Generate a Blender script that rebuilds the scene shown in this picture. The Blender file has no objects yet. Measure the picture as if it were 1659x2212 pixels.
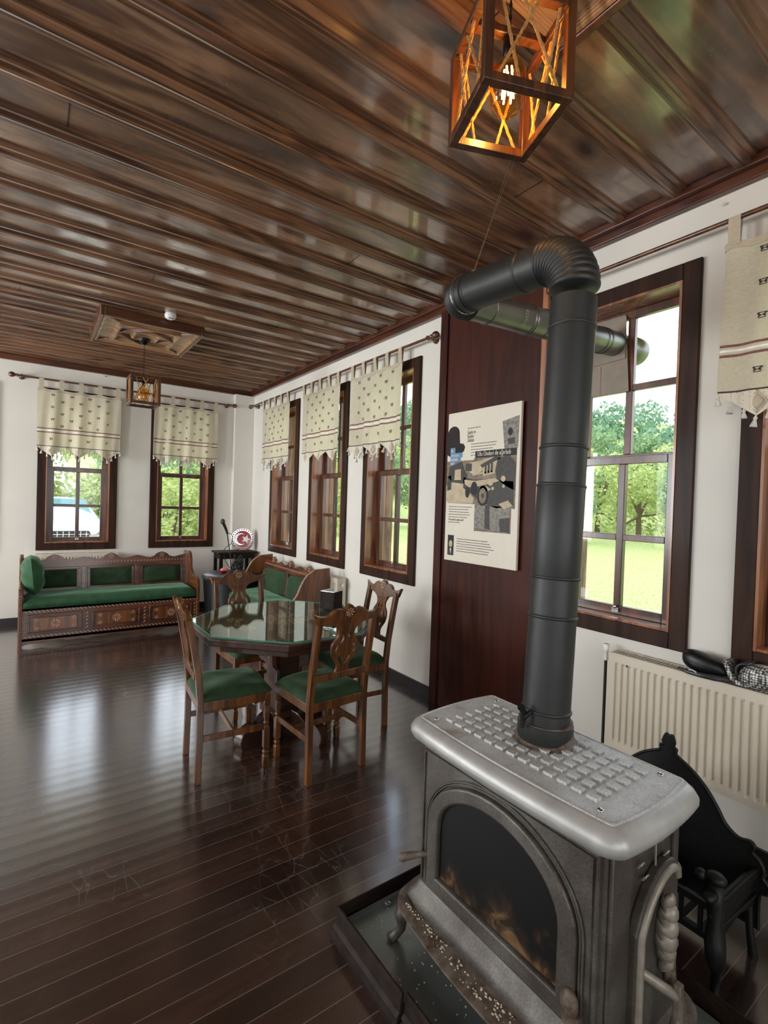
import bpy, bmesh, math, random
from mathutils import Vector, Matrix, noise
random.seed(7)
PI = math.pi
sc = bpy.context.scene
C = sc.collection

# ---------------------------------------------------------------- camera
YAW, PITCH, ROLL, FPX = 0.6194, -0.0161, 0.0326, 1070.9
F = Vector((math.sin(YAW)*math.cos(PITCH), math.cos(YAW)*math.cos(PITCH), math.sin(PITCH)))
R0 = F.cross(Vector((0, 0, 1))).normalized(); U0 = R0.cross(F)
R_ = math.cos(ROLL)*R0+math.sin(ROLL)*U0; U_ = -math.sin(ROLL)*R0+math.cos(ROLL)*U0
cam = bpy.data.cameras.new('camera'); camo = bpy.data.objects.new('camera', cam); C.objects.link(camo)
m = Matrix((R_, U_, -F)).transposed().to_4x4(); m.translation = Vector((0, 0, 1.55)); camo.matrix_world = m
cam.sensor_fit = 'VERTICAL'; cam.sensor_height = 24; cam.lens = FPX*24/2212; cam.clip_start = 0.02; cam.clip_end = 500
sc.camera = camo
sc.view_settings.view_transform = 'Standard'; sc.view_settings.look = 'None'
sc.view_settings.gamma = 1; sc.view_settings.use_curve_mapping = False
sc.view_settings.exposure = 0.08

# ---------------------------------------------------------------- sky, sun, added fill
SKY = 3.7
w = bpy.data.worlds.new('sky'); sc.world = w; w.use_nodes = True
nt = w.node_tree; nt.nodes.clear()
o_ = nt.nodes.new('ShaderNodeOutputWorld'); bg = nt.nodes.new('ShaderNodeBackground')
tc = nt.nodes.new('ShaderNodeTexCoord'); nz = nt.nodes.new('ShaderNodeTexNoise'); cr = nt.nodes.new('ShaderNodeValToRGB')
nz.inputs['Scale'].default_value = 2.6; nz.inputs['Detail'].default_value = 5
nt.links.new(tc.outputs['Generated'], nz.inputs['Vector']); nt.links.new(nz.outputs['Fac'], cr.inputs['Fac'])
cr.color_ramp.elements[0].position = .35; cr.color_ramp.elements[0].color = (.62, .72, .86, 1)
cr.color_ramp.elements[1].position = .6; cr.color_ramp.elements[1].color = (.93, .97, 1, 1)
nt.links.new(cr.outputs['Color'], bg.inputs['Color']); bg.inputs['Strength'].default_value = SKY
nt.links.new(bg.outputs['Background'], o_.inputs['Surface'])

def lamp(name, typ, loc, energy, color=(1, 1, 1), rot=None, **kw):
    l = bpy.data.lights.new(name, typ); l.energy = energy; l.color = color
    for k, v in kw.items(): setattr(l, k, v)
    o = bpy.data.objects.new(name, l); C.objects.link(o); o.location = loc
    if rot: o.rotation_euler = rot
    return o
# soft sun through thin cloud
lamp('sun', 'SUN', (0, 0, 20), 2.0, (1, .96, .9), (math.radians(48), 0, math.radians(-150)), angle=math.radians(25))
# added fill lamps outside made-up openings in the unseen left and back walls
FILL = 62
for i, yy in enumerate((-1.2, 1.3, 3.8, 6.0)):
    lamp('fill_left', 'AREA', (-3.72, yy, 1.85), FILL*(.12, .3, 1.5, 2.2)[i], (.95, .98, 1), (0, -PI/2, 0), shape='RECTANGLE', size=1.75, size_y=.9)
for xx in (-2.0, -.4, 1.2):
    lamp('fill_back', 'AREA', (xx, -3.12, 1.85), FILL*.22, (1, .95, .88), (PI/2, 0, 0), shape='RECTANGLE', size=.9, size_y=1.75)

# ---------------------------------------------------------------- materials
def lin(c):
    return tuple(((v/255)/12.92 if v/255 <= .04045 else ((v/255+.055)/1.055)**2.4) for v in c)+(1,)
class NT:
    def __init__(s, name):
        s.m = bpy.data.materials.new(name); s.m.use_nodes = True; s.t = s.m.node_tree
        s.b = s.t.nodes['Principled BSDF']; s.out = s.t.nodes['Material Output']
    def n(s, typ, **kw):
        nd = s.t.nodes.new('ShaderNode'+typ)
        for k, v in kw.items():
            if hasattr(nd, k) and not isinstance(v, tuple) and k not in nd.inputs: setattr(nd, k, v)
            else: nd.inputs[k.replace('_', ' ')].default_value = v
        return nd
    def l(s, a, b): s.t.links.new(a, b)
    def set(s, **kw):
        for k, v in kw.items(): s.b.inputs[k.replace('_', ' ')].default_value = v
    def coord(s, scale=(1, 1, 1), rot=(0, 0, 0)):
        tc = s.n('TexCoord'); mp = s.n('Mapping'); mp.inputs['Scale'].default_value = scale; mp.inputs['Rotation'].default_value = rot
        s.l(tc.outputs['Object'], mp.inputs['Vector']); return mp.outputs['Vector']
    def ramp(s, fac, stops):
        r = s.n('ValToRGB'); e = r.color_ramp.elements
        while len(e) < len(stops): e.new(.5)
        for el, (p, c) in zip(e, stops): el.position = p; el.color = c if len(c) == 4 else lin(c)
        s.l(fac, r.inputs['Fac']); return r.outputs['Color']
    def bump(s, h, strength=.3, dist=.01, prev=None):
        b = s.n('Bump'); b.inputs['Strength'].default_value = strength; b.inputs['Distance'].default_value = dist
        s.l(h, b.inputs['Height'])
        if prev is not None: s.l(prev, b.inputs['Normal'])
        s.l(b.outputs['Normal'], s.b.inputs['Normal']); return b.outputs['Normal']
    def mix(s, a, b, fac, typ='MIX'):
        n = s.n('MixRGB'); n.blend_type = typ
        for v, i in ((fac, 'Fac'), (a, 'Color1'), (b, 'Color2')):
            if hasattr(v, 'is_linked'): s.l(v, n.inputs[i])
            else: n.inputs[i].default_value = v
        return n.outputs['Color']
M = {}
def simple(name, col, rough=.5, metal=0, nscale=20, namt=.15, bump=0, **kw):
    t = NT(name); c = lin(col); v = t.coord()
    nz = t.n('TexNoise', Scale=float(nscale), Detail=4.0); t.l(v, nz.inputs['Vector'])
    a = tuple(x*(1-namt) for x in c[:3])+(1,); b = tuple(min(1, x*(1+namt)) for x in c[:3])+(1,)
    t.l(t.ramp(nz.outputs['Fac'], [(.3, a), (.7, b)]), t.b.inputs['Base Color'])
    t.set(Roughness=rough, Metallic=metal)
    if bump: t.bump(nz.outputs['Fac'], bump, .005)
    for k, x in kw.items(): t.b.inputs[k.replace('_', ' ')].default_value = x
    M[name] = t.m; return t
def wood(name, dark, light, axis=0, rough=.3, coat=.3, scale=1.0, knots=0, bump=.15, coat_rough=.15, var=0, pitch=.29, off=0, ior=1.5, blot=0, ring=.35):
    t = NT(name); st = [14.0*scale]*3; st[axis] = 1.1*scale
    v = t.coord(tuple(st)); n1 = t.n('TexNoise', Scale=2.2, Detail=8.0, Roughness=.62, Distortion=.6); t.l(v, n1.inputs['Vector'])
    st2 = [3.0*scale]*3; st2[axis] = .35*scale
    v2 = t.coord(tuple(st2)); n2 = t.n('TexNoise', Scale=1.6, Detail=3.0, Distortion=1.4); t.l(v2, n2.inputs['Vector'])
    mlt = t.n('Math', operation='MULTIPLY'); t.l(n2.outputs['Fac'], mlt.inputs[0]); mlt.inputs[1].default_value = 26.0
    sn = t.n('Math', operation='SINE'); t.l(mlt.outputs[0], sn.inputs[0])
    mr = t.n('MapRange'); t.l(sn.outputs[0], mr.inputs['Value']); mr.inputs['From Min'].default_value = -1.0
    fac = t.mix(n1.outputs['Fac'], mr.outputs['Result'], ring)
    col = t.ramp(fac, [(.25, dark), (.72, light)])
    if knots:
        st3 = [4.2]*3; st3[axis] = 2.2
        v3 = t.coord(tuple(st3)); vo = t.n('TexVoronoi', Scale=1.0); nn = t.n('TexNoise', Scale=2.0); t.l(v3, nn.inputs['Vector'])
        vv = t.mix(v3, nn.outputs['Color'], .16); t.l(vv, vo.inputs['Vector'])
        kf = t.ramp(vo.outputs['Distance'], [(.06, (1, 1, 1, 1)), (.2, (0, 0, 0, 1))])
        kf2 = t.mix(kf, (0, 0, 0, 1), .1)
        col = t.mix(col, lin((38, 16, 8)), kf2)
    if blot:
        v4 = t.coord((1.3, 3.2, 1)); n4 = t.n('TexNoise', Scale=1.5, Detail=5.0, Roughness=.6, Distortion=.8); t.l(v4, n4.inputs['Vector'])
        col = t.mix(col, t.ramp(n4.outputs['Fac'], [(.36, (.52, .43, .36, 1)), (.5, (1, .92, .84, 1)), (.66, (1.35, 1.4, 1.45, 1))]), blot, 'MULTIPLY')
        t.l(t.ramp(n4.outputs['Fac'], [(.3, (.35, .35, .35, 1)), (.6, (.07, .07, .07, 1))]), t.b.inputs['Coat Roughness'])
    if var:
        tc = t.n('TexCoord'); sx = t.n('SeparateXYZ'); t.l(tc.outputs['Object'], sx.inputs[0])
        ad = t.n('Math', operation='ADD'); t.l(sx.outputs['Y'], ad.inputs[0]); ad.inputs[1].default_value = off
        dv = t.n('Math', operation='DIVIDE'); t.l(ad.outputs[0], dv.inputs[0]); dv.inputs[1].default_value = pitch
        fl = t.n('Math', operation='FLOOR'); t.l(dv.outputs[0], fl.inputs[0])
        wn = t.n('TexWhiteNoise', noise_dimensions='1D'); t.l(fl.outputs[0], wn.inputs['W'])
        g = t.ramp(wn.outputs['Value'], [(0, (1-var, 1-var, 1-var, 1)), (1, (1, 1, 1, 1))])
        col = t.mix(col, g, 1.0, 'MULTIPLY')
    t.l(col, t.b.inputs['Base Color'])
    t.set(Roughness=rough, Coat_Weight=coat, Coat_IOR=ior)
    if not blot: t.set(Coat_Roughness=coat_rough, Coat_IOR=ior)
    if bump: t.bump(fac, bump, .004)
    M[name] = t.m; return t
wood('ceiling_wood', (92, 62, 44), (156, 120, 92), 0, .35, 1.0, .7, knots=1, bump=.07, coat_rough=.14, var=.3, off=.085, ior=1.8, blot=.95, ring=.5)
wood('batten_wood', (64, 38, 22), (128, 88, 60), 0, .3, .7, 1.2, bump=.1, coat_rough=.2)
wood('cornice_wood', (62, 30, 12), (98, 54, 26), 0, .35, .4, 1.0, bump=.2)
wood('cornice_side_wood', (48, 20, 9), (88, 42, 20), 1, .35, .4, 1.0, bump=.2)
wood('casing_wood', (38, 21, 13), (60, 37, 25), 2, .5, .03, 1.0, bump=.1)
wood('reveal_wood', (104, 56, 30), (164, 104, 64), 2, .32, .5, 1.0, bump=.1)
wood('sash_wood', (58, 30, 17), (104, 60, 36), 2, .3, .5, 1.0, bump=.1)
wood('weathered_wood', (92, 68, 54), (158, 126, 104), 2, .7, 0, 1.3, bump=.3)
wood('panel_wood', (44, 15, 7), (70, 28, 14), 2, .55, .06, .8, knots=0, bump=.1, coat_rough=.25)
wood('chair_wood', (66, 36, 14), (118, 72, 32), 2, .32, .5, 1.6, bump=.1)
wood('table_wood', (40, 22, 13), (70, 40, 24), 0, .35, .4, 1.4, bump=.15)
wood('sofa_wood', (60, 28, 15), (108, 60, 36), 0, .34, .5, 1.4, bump=.15)
wood('sofa_side_wood', (80, 42, 16), (126, 74, 34), 2, .34, .5, 1.2, bump=.1)
wood('rod_wood', (66, 34, 18), (108, 66, 36), 0, .3, .5, 2, bump=.05)
wood('medallion_wood', (118, 78, 48), (186, 146, 108), 0, .35, .4, 1.0, bump=.3)
wood('lantern_wood', (46, 22, 9), (92, 50, 22), 2, .4, .3, 3, bump=.2)
wood('dark_wood', (24, 15, 11), (44, 30, 22), 0, .6, 0, 1.5, bump=.1)
simple('carved_light', (196, 160, 130), .5, nscale=60)
simple('wall_paint', (226, 221, 211), .7, nscale=2.5, namt=.03, bump=.04)
simple('baseboard_paint', (24, 18, 17), .4)
simple('velvet', (33, 58, 30), .85, nscale=14, namt=.35, bump=.15, Sheen_Weight=.35, Sheen_Roughness=.35, Sheen_Tint=(.45, .7, .42, 1))
simple('velvet_bright', (36, 78, 46), .75, nscale=14, namt=.3, bump=.15, Sheen_Weight=.45, Sheen_Roughness=.3, Sheen_Tint=(.5, .85, .58, 1))
simple('radiator_enamel', (214, 203, 184), .35, nscale=4, namt=.04)
simple('black_plastic', (18, 18, 20), .4)
simple('black_iron', (16, 17, 16), .5, .3, nscale=60, namt=.3, bump=.2)
simple('black_leather', (13, 14, 15), .4, nscale=90, namt=.2, bump=.1)
simple('dark_leather', (58, 56, 58), .3, nscale=20, namt=.3, bump=.2)
simple('white_trim', (238, 236, 230), .4)
simple('white_lid', (244, 242, 236), .12, Coat_Weight=1.0, Coat_IOR=2.2)
simple('white_paper', (226, 216, 198), .5, nscale=30, namt=.02)
simple('tassel_cotton', (216, 210, 198), .9, nscale=200)
simple('motif_thread', (72, 60, 52), .9)
simple('stripe_thread', (128, 84, 76), .9, nscale=120, namt=.3)
simple('hem_linen', (190, 176, 152), .9, nscale=120, namt=.12)
simple('rope_jute', (176, 128, 70), .9, nscale=150, namt=.35, bump=.5)
simple('brass_black', (22, 20, 20), .3, .6)
simple('car_paint', (196, 200, 206), .2, nscale=2, namt=.02, Coat_Weight=1.0)
simple('car_glass', (60, 110, 110), .06)
simple('tyre_rubber', (22, 22, 22), .8)
simple('red_enamel', (150, 28, 30), .25, nscale=40, namt=.2, Coat_Weight=.8)
simple('pink_plastic', (226, 120, 116), .35)
simple('cardboard', (150, 138, 124), .8, nscale=12, namt=.12)
simple('wire_metal', (150, 130, 104), .4, .7)
simple('chrome', (200, 200, 200), .2, 1)
simple('ash', (196, 184, 160), .95, nscale=80, namt=.3)
simple('ink', (40, 37, 34), .6); simple('ink_blue', (96, 138, 172), .6); simple('ink_black', (16, 14, 14), .6)
simple('photo_mid', (122, 106, 84), .5, nscale=30, namt=.4); simple('photo_light', (188, 170, 138), .5, nscale=18, namt=.18)
simple('photo_dark', (46, 40, 34), .5, nscale=40, namt=.5); simple('photo_grey', (128, 122, 112), .5, nscale=45, namt=.5)
simple('felt_hat', (38, 33, 28), .8)
simple('gravel', (206, 200, 186), .9, nscale=14, namt=.2, bump=.3)
simple('trunk_bark', (96, 80, 62), .9, nscale=12, namt=.3, bump=.4)
simple('roof_soffit', (196, 168, 90), .8)
def leafmat(name, c1, c2):
    t = NT(name); v = t.coord(); n = t.n('TexNoise', Scale=1.7, Detail=6.0); t.l(v, n.inputs['Vector'])
    col = t.ramp(n.outputs['Fac'], [(.3, c1), (.7, c2)]); t.l(col, t.b.inputs['Base Color']); t.set(Roughness=.6)
    tr = t.n('BsdfTranslucent'); t.l(col, tr.inputs['Color']); mx = t.n('MixShader'); mx.inputs[0].default_value = .35
    t.l(t.b.outputs[0], mx.inputs[1]); t.l(tr.outputs[0], mx.inputs[2]); t.l(mx.outputs[0], t.out.inputs['Surface']); M[name] = t.m
leafmat('leaf_bright', (132, 152, 84), (196, 206, 134))
leafmat('leaf_mid', (90, 124, 84), (152, 176, 120))
leafmat('leaf_far', (84, 124, 100), (132, 164, 128))
t = simple('grass', (158, 186, 84), .9, nscale=.8, namt=.12); vv = t.coord((3, 3, 3)); n = t.n('TexNoise', Scale=6.0, Detail=8.0); t.l(vv, n.inputs['Vector'])
t.l(t.ramp(n.outputs['Fac'], [(.38, (114, 132, 68)), (.62, (184, 194, 126))]), t.b.inputs['Base Color']); t.bump(n.outputs['Fac'], .6, .1)
M['casing_wood'].node_tree.nodes['Principled BSDF'].inputs['Specular IOR Level'].default_value = .18
M['panel_wood'].node_tree.nodes['Principled BSDF'].inputs['Specular IOR Level'].default_value = .22
M['dark_wood'].node_tree.nodes['Principled BSDF'].inputs['Specular IOR Level'].default_value = .2
# floor planks
t = NT('floor_planks'); v = t.coord(); v.node.inputs['Location'].default_value = (1.1, 0, 0)
br = t.n('TexBrick'); t.l(v, br.inputs['Vector']); br.offset = .8; br.offset_frequency = 2
for k, x in (('Scale', 1.0), ('Mortar Size', .0022), ('Mortar Smooth', .3), ('Brick Width', 3.9), ('Row Height', .092), ('Bias', 0.0)): br.inputs[k].default_value = x
br.inputs['Color1'].default_value = (.6, .6, .6, 1); br.inputs['Color2'].default_value = (1.4, 1.35, 1.3, 1); br.inputs['Mortar'].default_value = (1, 1, 1, 1)
v2 = t.coord((1.2, 16, 1)); n1 = t.n('TexNoise', Scale=2.0, Detail=8.0, Roughness=.65); t.l(v2, n1.inputs['Vector'])
v3 = t.coord((1, 1, 1)); n3 = t.n('TexNoise', Scale=1.1, Detail=6.0); t.l(v3, n3.inputs['Vector'])
c = t.ramp(n1.outputs['Fac'], [(.3, (24, 14, 12)), (.62, (56, 36, 31))])
wear = t.ramp(n3.outputs['Fac'], [(.5, (0, 0, 0, 1)), (.75, (.55, .55, .55, 1))])
c = t.mix(c, lin((78, 46, 30)), wear)
c = t.mix(c, br.outputs['Color'], 1.0, 'MULTIPLY')
c = t.mix(c, lin((116, 104, 98)), t.mix((0, 0, 0, 1), br.outputs['Fac'], .75)); t.l(c, t.b.inputs['Base Color'])  # plank-edge reflections painted in as pale joint lines
# fine pale scratches worn into the varnish
vq = t.coord((1, 1, 1)); nq = t.n('TexNoise', Scale=1.3, Detail=3.0); t.l(vq, nq.inputs['Vector'])
for sc_, rot_ in ((2.6, .5), (4.1, 1.9)):
    vx = t.coord((sc_*2.2, sc_*.7, 1), (0, 0, rot_)); nx_ = t.n('TexNoise', Scale=1.5, Detail=4.0); t.l(vx, nx_.inputs['Vector'])
    vo = t.n('TexVoronoi', feature='DISTANCE_TO_EDGE', Scale=2.0); t.l(t.mix(vx, nx_.outputs['Color'], .35), vo.inputs['Vector'])
    edge = t.ramp(vo.outputs['Distance'], [(.004, (1, 1, 1, 1)), (.012, (0, 0, 0, 1))])
    mask = t.ramp(nq.outputs['Fac'], [(.48, (0, 0, 0, 1)), (.62, (.55, .55, .55, 1))])
    c = t.mix(c, lin((120, 108, 100)), t.mix(edge, mask, 1.0, 'MULTIPLY'))
t.l(c, t.b.inputs['Base Color'])
vs = t.coord((2, 5, 1), (0, 0, .6)); ns = t.n('TexNoise', Scale=9.0, Detail=10.0, Roughness=.8, Distortion=2.0); t.l(vs, ns.inputs['Vector'])
rr = t.ramp(ns.outputs['Fac'], [(.3, (.12, .12, .12, 1)), (.75, (.34, .34, .34, 1))]); t.l(rr, t.b.inputs['Roughness'])
t.set(Coat_Weight=1.0, Coat_Roughness=.17, Coat_IOR=2.1)
tcf = t.n('TexCoord'); sxf = t.n('SeparateXYZ'); t.l(tcf.outputs['Object'], sxf.inputs[0]); mf = t.n('Math', operation='MULTIPLY'); t.l(sxf.outputs['Y'], mf.inputs[0]); mf.inputs[1].default_value = 2*PI/.092
cf = t.n('Math', operation='COSINE'); t.l(mf.outputs[0], cf.inputs[0])
nb = t.bump(cf.outputs[0], .3, .0016)
nb = t.bump(ns.outputs['Fac'], .06, .004, nb)
nb = t.bump(n1.outputs['Fac'], .08, .004, nb)
inv = t.n('Math', operation='SUBTRACT'); inv.inputs[0].default_value = 1.0; t.l(br.outputs['Fac'], inv.inputs[1])
t.bump(inv.outputs[0], 1.0, .012, nb); M['floor_planks'] = t.m
# cast iron of the stove: grey enamel worn to rust and soot
t = NT('cast_iron'); v = t.coord(); n1 = t.n('TexNoise', Scale=5.0, Detail=8.0, Roughness=.6); t.l(v, n1.inputs['Vector'])
n2 = t.n('TexNoise', Scale=160.0, Detail=4.0); t.l(v, n2.inputs['Vector'])
c = t.ramp(n1.outputs['Fac'], [(.3, (62, 54, 47)), (.5, (86, 80, 73)), (.7, (112, 108, 102))])
c = t.mix(c, t.ramp(n2.outputs['Fac'], [(.4, (.55, .5, .45, 1)), (.6, (1, 1, 1, 1))]), .5, 'MULTIPLY'); t.l(c, t.b.inputs['Base Color'])
t.set(Roughness=.45, Metallic=.35); t.bump(n2.outputs['Fac'], .25, .002); M['cast_iron'] = t.m
t = NT('pale_iron'); v = t.coord(); n1 = t.n('TexNoise', Scale=9.0, Detail=8.0, Roughness=.7); t.l(v, n1.inputs['Vector'])  # paler iron with fine dark specks for the top plate
n2 = t.n('TexNoise', Scale=260.0, Detail=3.0); t.l(v, n2.inputs['Vector'])
c = t.ramp(n1.outputs['Fac'], [(.3, (150, 138, 126)), (.44, (188, 189, 187)), (.7, (208, 213, 216))])
c = t.mix(c, t.ramp(n2.outputs['Fac'], [(.36, (.35, .3, .26, 1)), (.46, (1, 1, 1, 1))]), .5, 'MULTIPLY'); t.l(c, t.b.inputs['Base Color'])
t.set(Roughness=.5, Metallic=.25); t.bump(n2.outputs['Fac'], .3, .002); M['pale_iron'] = t.m
simple('cast_light', (136, 128, 116), .42, .3, nscale=30, namt=.2, bump=.1)
simple('worn_iron', (168, 166, 162), .38, .3, nscale=14, namt=.14, bump=.06)
t = NT('rusty_iron'); v = t.coord(); n1 = t.n('TexNoise', Scale=22.0, Detail=8.0, Roughness=.7); t.l(v, n1.inputs['Vector'])
t.l(t.ramp(n1.outputs['Fac'], [(.35, (74, 54, 40)), (.6, (118, 108, 98))]), t.b.inputs['Base Color']); t.set(Roughness=.6, Metallic=.3); t.bump(n1.outputs['Fac'], .3, .002); M['rusty_iron'] = t.m
simple('pipe_metal', (56, 57, 56), .45, .5, nscale=9, namt=.12)
simple('pipe_bright', (128, 128, 126), .36, .85, nscale=9, namt=.12)
simple('tray_metal', (124, 130, 128), .3, .6, nscale=5, namt=.25, bump=.03)
# sooty stove glass
t = NT('sooty_glass'); v = t.coord(); n1 = t.n('TexNoise', Scale=9.0, Detail=7.0, Roughness=.65, Distortion=1.0); t.l(v, n1.inputs['Vector'])
tc = t.n('TexCoord'); sx = t.n('SeparateXYZ'); t.l(tc.outputs['Object'], sx.inputs[0])
mr = t.n('MapRange'); t.l(sx.outputs['Z'], mr.inputs['Value'])
mr.inputs['From Min'].default_value = .23; mr.inputs['From Max'].default_value = .45; mr.inputs['To Min'].default_value = .2; mr.inputs['To Max'].default_value = -.25
ad = t.n('Math', operation='ADD'); t.l(mr.outputs['Result'], ad.inputs[0]); t.l(n1.outputs['Fac'], ad.inputs[1])
t.l(t.ramp(ad.outputs[0], [(.46, (9, 7, 6)), (.58, (44, 30, 18)), (.72, (112, 86, 56))]), t.b.inputs['Base Color']); t.set(Roughness=.5, Specular_IOR_Level=.25); M['sooty_glass'] = t.m
def thinglass(name, tint=(1, 1, 1, 1), ior=1.45):
    t = NT(name); tr = t.n('BsdfTransparent'); tr.inputs['Color'].default_value = tint
    gl = t.n('BsdfGlossy'); gl.inputs['Roughness'].default_value = .02
    fr = t.n('Fresnel'); fr.inputs['IOR'].default_value = ior; mx = t.n('MixShader')
    ge = t.n('NewGeometry'); sb = t.n('Math', operation='SUBTRACT'); sb.inputs[0].default_value = 1.0; t.l(ge.outputs['Backfacing'], sb.inputs[1])
    ml = t.n('Math', operation='MULTIPLY'); t.l(fr.outputs[0], ml.inputs[0]); t.l(sb.outputs[0], ml.inputs[1]); t.l(ml.outputs[0], mx.inputs[0]); t.l(tr.outputs[0], mx.inputs[1]); t.l(gl.outputs[0], mx.inputs[2]); t.l(mx.outputs[0], t.out.inputs['Surface']); M[name] = t.m
thinglass('window_glass', (.97, .98, .98, 1)); thinglass('bulb_glass', (1, .72, .3, 1), 2.0); thinglass('table_glass', (.82, .93, .88, 1), 2.1)
simple('glass_edge', (60, 150, 130), .1)
# linen
t = NT('linen'); v = t.coord(); wv = t.n('TexNoise', Scale=1.0, Detail=6.0); vv = t.coord((60, 60, 420)); t.l(vv, wv.inputs['Vector'])
c = t.ramp(wv.outputs['Fac'], [(.3, (228, 220, 196)), (.7, (248, 243, 226))]); t.l(c, t.b.inputs['Base Color']); t.set(Roughness=.9)
tr = t.n('BsdfTranslucent'); t.l(c, tr.inputs['Color']); mx = t.n('MixShader'); mx.inputs[0].default_value = .5
t.l(t.b.outputs[0], mx.inputs[1]); t.l(tr.outputs[0], mx.inputs[2]); t.l(mx.outputs[0], t.out.inputs['Surface']); M['linen'] = t.m
# crochet lace: procedural open net
t = NT('lace'); tc = t.n('TexCoord'); mp = t.n('Mapping'); mp.inputs['Scale'].default_value = (1, 1, 1); t.l(tc.outputs['Object'], mp.inputs['Vector'])
vo = t.n('TexVoronoi', Scale=150.0); vo.inputs['Randomness'].default_value = .3; t.l(mp.outputs['Vector'], vo.inputs['Vector'])
hole = t.ramp(vo.outputs['Distance'], [(.28, (1, 1, 1, 1)), (.34, (0, 0, 0, 1))])
t.b.inputs['Base Color'].default_value = lin((226, 216, 196)); t.set(Roughness=.9)
tr = t.n('BsdfTransparent'); mx = t.n('MixShader'); t.l(hole, mx.inputs[0]); t.l(t.b.outputs[0], mx.inputs[1]); t.l(tr.outputs[0], mx.inputs[2])
t.l(mx.outputs[0], t.out.inputs['Surface']); M['lace'] = t.m
# woven silver strap mat
t = simple('woven_silver', (176, 174, 166), .35, .3); v = t.coord((1, 1, 1), (0, 0, .3)); vo = t.n('TexVoronoi', Scale=95.0); vo.inputs['Randomness'].default_value = .25; t.l(v, vo.inputs['Vector'])
t.l(t.ramp(vo.outputs['Distance'], [(.3, (206, 204, 196)), (.6, (60, 56, 54))]), t.b.inputs['Base Color']); t.bump(vo.outputs['Distance'], .6, .004)
t = NT('filament'); t.set(Emission_Color=(1, .62, .22, 1), Emission_Strength=60.0); t.b.inputs['Base Color'].default_value = (1, .7, .3, 1); M['filament'] = t.m

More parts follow.
